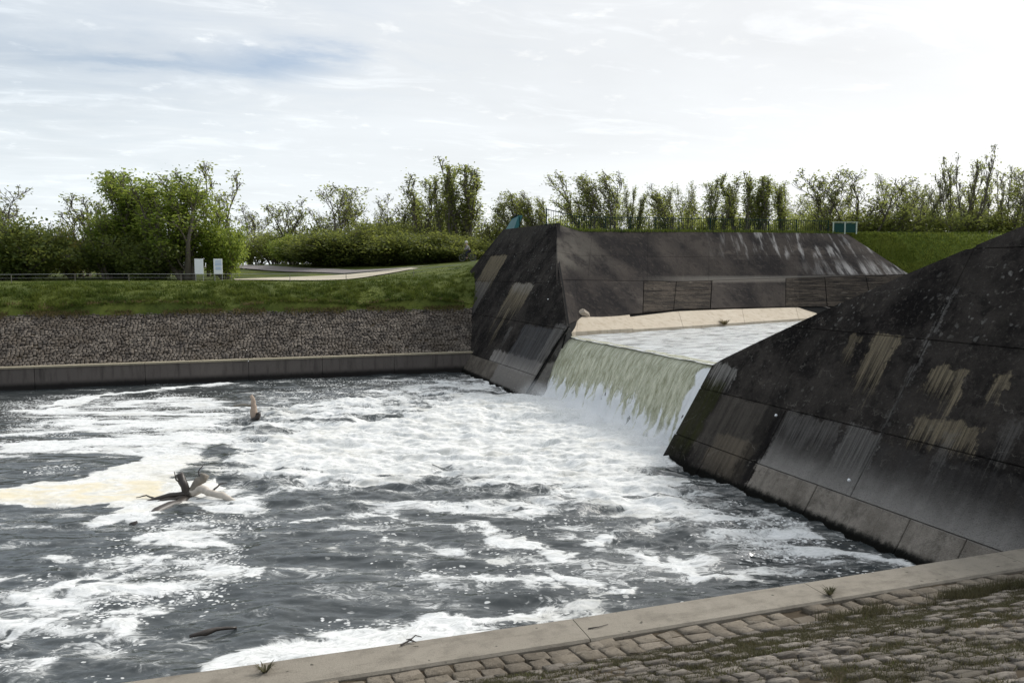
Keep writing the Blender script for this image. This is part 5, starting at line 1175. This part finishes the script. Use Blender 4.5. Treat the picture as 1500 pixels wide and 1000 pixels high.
# ------------------------------------------------------------------ trees
class Plant:
    def __init__(s, seed): s.r = random.Random(seed); s.wood = MB(); s.twig = MB(); s.lp = []; s.ls = []
    def leaves(s, p, n, spread, size):
        for _ in range(n):
            s.lp.append((p.x + s.r.gauss(0, spread), p.y + s.r.gauss(0, spread), max(0.05, p.z + s.r.gauss(0, spread * 0.9)))); s.ls.append(size * s.r.uniform(0.6, 1.3))
    def branch(s, p, d, L, rad, level, K):
        r = s.r; k = 4 if level < 2 else 3; pts = [p.copy()]; d = d.normalized(); q = p.copy()
        for i in range(k):
            d = (d + Vector((r.gauss(0, K['wob']), r.gauss(0, K['wob']), r.gauss(0, K['wob']) + K['up'])) + K['wind'] * (0.12 if level else 0.05)).normalized()
            q = q + d * (L / k); pts.append(q.copy())
        rr = [max(rad * (1 - 0.85 * i / k), 0.012) for i in range(k + 1)]
        (s.wood if level < 2 else s.twig).tube(pts, rr, (6, 5, 3, 3)[level], 1 if level >= 2 else 0, cap=False)
        if level < K['lev']:
            n = K['n'][level]
            for j in range(n):
                t = K['t0'][level] + (1 - K['t0'][level]) * (j + r.random()) / n
                i = min(int(t * k), k - 1); c = pts[i].lerp(pts[i + 1], t * k - i)
                a = r.uniform(0, 6.283); o = Vector((math.cos(a), math.sin(a), 0)); dd = (pts[min(i + 1, k)] - pts[i]).normalized()
                nd = dd * (1 - K['spread']) + o * K['spread'] + Vector((0, 0, K['lift']))
                fl = K['len'][level] * (1 - K['taper'] * t) * r.uniform(0.7, 1.25)
                s.branch(c, nd, fl, max(rad * 0.5 * (1 - 0.6 * t), 0.014), level + 1, K)
        if level >= K['leaf_from']:
            for i in range(1, k + 1):
                if r.random() < K['leaf_p']: s.leaves(pts[i], r.randint(*K['leaf_n']), K['leaf_sp'], K['leaf_s'])
    def meshes(s, leafmat):
        P = np.array(s.lp); n = len(P); S_ = np.array(s.ls)
        g = np.random.default_rng(n); a = g.normal(size=(n, 3)); a /= np.linalg.norm(a, axis=1)[:, None]; b_ = g.normal(size=(n, 3)); b_ -= (a * b_).sum(1)[:, None] * a; b_ /= np.linalg.norm(b_, axis=1)[:, None]
        a *= S_[:, None]; b_ *= S_[:, None] * 0.55
        V = np.stack([P - a, P + b_ - a * 0.1, P + a, P - b_ - a * 0.1], 1).reshape(-1, 3); F = np.arange(4 * n).reshape(-1, 4)
        tv = np.array(s.twig.v) if s.twig.v else np.zeros((0, 3)); fs = [tuple(f) for f in F.tolist()] + [tuple(i + 4 * n for i in f) for f in s.twig.f]
        me = bpy.data.meshes.new('crown'); me.from_pydata(np.concatenate([V, tv]).tolist(), [], fs); me.update()
        me.materials.append(leafmat); me.materials.append(M['bark']); me.polygons.foreach_set('material_index', [0] * n + [1] * len(s.twig.f))
        s.wood.mi = [0] * len(s.wood.f); wm = s.wood.mesh('trunk', M['bark'], True)
        allz = np.concatenate([V, tv, np.array(s.wood.v)]); return wm, me, float(np.percentile(V[:, 2], 99.7)) if n else allz[:, 2].max(), float(np.percentile(V[:, 0], 97) - np.percentile(V[:, 0], 3))
WIND = Vector((-0.5, 0.2, 0))
KINDS = {
 'broad':   dict(stems=5, lean=.20, H=5.4, r=.10, lev=3, n=(9, 5, 3), t0=(.08, .2, .2), len=(2.1, 1.0, .5), wob=.11, up=.08, wind=WIND * .2, spread=.42, lift=.5, taper=.45, leaf_from=2, leaf_p=0.70, leaf_n=(3, 7), leaf_sp=.17, leaf_s=.07, mat='leaf_bright'),
 'broad2':  dict(stems=3, lean=.30, H=5.6, r=.09, lev=3, n=(7, 5, 3), t0=(.25, .2, .2), len=(2.0, 1.0, .5), wob=.14, up=.05, wind=WIND * .3, spread=.5, lift=.3, taper=.4, leaf_from=2, leaf_p=0.30, leaf_n=(2, 5), leaf_sp=.18, leaf_s=.08, mat='leaf_olive'),
 'upright': dict(stems=3, lean=.16, H=6.0, r=.07, lev=3, n=(9, 4, 2), t0=(.2, .2, .2), len=(1.5, .7, .4), wob=.10, up=.10, wind=WIND * .2, spread=.35, lift=.5, taper=.55, leaf_from=2, leaf_p=0.28, leaf_n=(2, 4), leaf_sp=.15, leaf_s=.075, mat='leaf_olive'),
 'poplar':  dict(stems=4, lean=.14, H=7.0, r=.065, lev=3, n=(15, 5, 2), t0=(.18, .2, .2), len=(1.9, .8, .4), wob=.07, up=.14, wind=WIND * .35, spread=.30, lift=.8, taper=.5, leaf_from=2, leaf_p=0.42, leaf_n=(2, 4), leaf_sp=.15, leaf_s=.072, mat='leaf_olive'),
 'bent':    dict(stems=3, lean=.16, H=6.6, r=.06, lev=3, n=(14, 5, 2), t0=(.2, .2, .2), len=(1.9, .9, .45), wob=.08, up=.10, wind=WIND * 1.5, spread=.34, lift=.55, taper=.45, leaf_from=2, leaf_p=0.33, leaf_n=(2, 5), leaf_sp=.15, leaf_s=.075, mat='leaf_olive'),
 'tall':    dict(stems=5, lean=.13, H=8.0, r=.065, lev=3, n=(12, 4, 2), t0=(.15, .2, .2), len=(1.5, .8, .4), wob=.08, up=.16, wind=WIND * .1, spread=.3, lift=.7, taper=.6, leaf_from=2, leaf_p=0.25, leaf_n=(1, 3), leaf_sp=.15, leaf_s=.075, mat='leaf_olive'),
 'twiggy':  dict(stems=3, lean=.28, H=5.6, r=.06, lev=3, n=(9, 5, 3), t0=(.15, .2, .2), len=(1.8, .9, .5), wob=.13, up=.06, wind=WIND * .2, spread=.45, lift=.4, taper=.45, leaf_from=2, leaf_p=0.27, leaf_n=(1, 3), leaf_sp=.15, leaf_s=.09, mat='leaf_grey'),
 'bush':    dict(stems=9, lean=.60, H=2.6, r=.05, lev=2, n=(6, 4), t0=(.1, .2), len=(1.1, .6), wob=.14, up=.05, wind=WIND * .2, spread=.5, lift=.3, taper=.3, leaf_from=1, leaf_p=0.57, leaf_n=(5, 10), leaf_sp=.26, leaf_s=.085, mat='leaf_olive'),
 'brightbush': dict(stems=9, lean=.60, H=2.8, r=.05, lev=2, n=(6, 4), t0=(.1, .2), len=(1.1, .6), wob=.14, up=.05, wind=WIND * .2, spread=.5, lift=.3, taper=.3, leaf_from=1, leaf_p=.95, leaf_n=(8, 14), leaf_sp=.26, leaf_s=.085, mat='leaf_bright'),
 'hedgebush': dict(stems=14, lean=.85, H=2.9, r=.05, lev=2, n=(7, 4), t0=(.05, .2), len=(1.3, .6), wob=.14, up=.0, wind=WIND * .1, spread=.6, lift=.15, taper=.2, leaf_from=1, leaf_p=.95, leaf_n=(9, 16), leaf_sp=.26, leaf_s=.085, mat='leaf_hedge'),
 'darkbush': dict(stems=11, lean=.75, H=2.6, r=.05, lev=2, n=(7, 4), t0=(.05, .2), len=(1.2, .6), wob=.14, up=.02, wind=WIND * .1, spread=.55, lift=.2, taper=.2, leaf_from=1, leaf_p=.95, leaf_n=(9, 15), leaf_sp=.26, leaf_s=.085, mat='leaf_dark'),
 'ochre':   dict(stems=6, lean=.35, H=3.2, r=.05, lev=2, n=(7, 4), t0=(.1, .2), len=(.8, .5), wob=.12, up=.08, wind=WIND * .1, spread=.4, lift=.4, taper=.3, leaf_from=1, leaf_p=.9, leaf_n=(4, 7), leaf_sp=.2, leaf_s=.11, mat='leaf_ochre'),
}
PROTO = {}
def proto(kind, var):
    if (kind, var) in PROTO: return PROTO[(kind, var)]
    K = KINDS[kind]; pl_ = Plant(hash_seed(kind) + var * 101)
    for i in range(K['stems']):
        a = 6.283 * (i + pl_.r.random() * .7) / K['stems']; l = K['lean'] * pl_.r.uniform(.5, 1.2)
        d_ = Vector((math.cos(a) * l, math.sin(a) * l, 1)); b0 = Vector((math.cos(a) * .15, math.sin(a) * .15, -0.15))
        pl_.branch(b0, d_, K['H'] * pl_.r.uniform(.75, 1.05), K['r'], 0, K)
    PROTO[(kind, var)] = pl_.meshes(M[K['mat']]); return PROTO[(kind, var)]
def hash_seed(k): return sum(ord(c) * (i + 3) for i, c in enumerate(k))
LOOK = {'broad': ('tree', 'full bright green broadleaf tree'), 'broad2': ('tree', 'loose olive broadleaf tree'), 'upright': ('tree', 'slender upright young tree'), 'poplar': ('tree', 'olive many stemmed poplar'),
        'bent': ('tree', 'wind bent poplar'), 'tall': ('tree', 'tall half bare poplar'), 'twiggy': ('tree', 'sparse grey twiggy tree'), 'bush': ('bush', 'olive green bush'), 'brightbush': ('bush', 'bright green bush'),
        'hedgebush': ('bush', 'broad rounded willow bush'), 'darkbush': ('bush', 'dense dark green bush'), 'ochre': ('bush', 'ochre yellow bush')}
PLACE = {'L': 'beyond the grass at far left', 'M': 'beyond the road left of the dam', 'F': 'behind the green railing', 'R': 'right of the gate beyond the dam'}
ORD = ['first', 'second', 'third', 'fourth', 'fifth', 'sixth', 'seventh', 'eighth', 'ninth', 'tenth', 'eleventh', 'twelfth', 'thirteenth']
GRP = {'L': 'trees and bushes on the far left', 'M': 'trees and bushes beyond the road', 'F': 'trees and bushes behind the railing', 'R': 'trees and bushes right of the gate'}
def lateral(t): return (t[0] * rgt[0] + t[1] * rgt[1]) / (t[0] * fwd[0] + t[1] * fwd[1])
groups = {}
for t in sorted(TREES, key=lateral): groups.setdefault((t[4], t[5]), []).append(t)
cnt = {}
for (kind, reg), ts in groups.items():
    for i, (x, y, ztop, wd, _, _) in enumerate(ts):
        var = cnt.get(kind, 0) % 4; cnt[kind] = cnt.get(kind, 0) + 1
        wm, cm, hh_, ww = proto(kind, var)
        zb = gz(x, y); name = {'tree': 'tree', 'bush': 'bush'}[LOOK[kind][0]]
        nm = {'poplar': 'poplar_tree', 'bent': 'poplar_tree', 'tall': 'poplar_tree', 'broad': 'broadleaf_tree', 'broad2': 'broadleaf_tree', 'twiggy': 'twiggy_tree', 'upright': 'young_tree', 'ochre': 'yellow_bush'}.get(kind, 'bush')
        root = empty(nm, (x, y, zb), random.uniform(-0.5, 0.5) if kind == 'bent' else random.uniform(0, 6.28))
        sc = (ztop - zb) / hh_; sw = min(max(wd * 1.12 / ww, sc * 0.5), sc * 2.2)
        root.scale = (sw, sw, sc)
        lab = LOOK[kind][1] + ' ' + PLACE[reg]
        if len(ts) == 2: lab = ('left', 'right')[i] + ' one of two ' + LOOK[kind][1].split(' ', 0)[0] + 's ' + PLACE[reg]
        if len(ts) > 2: lab = ORD[i] + ' ' + LOOK[kind][1] + ' from the left, ' + PLACE[reg]
        tag(root, lab, LOOK[kind][0], GRP[reg])
        link('trunk', wm, root); link('crown', cm, root)
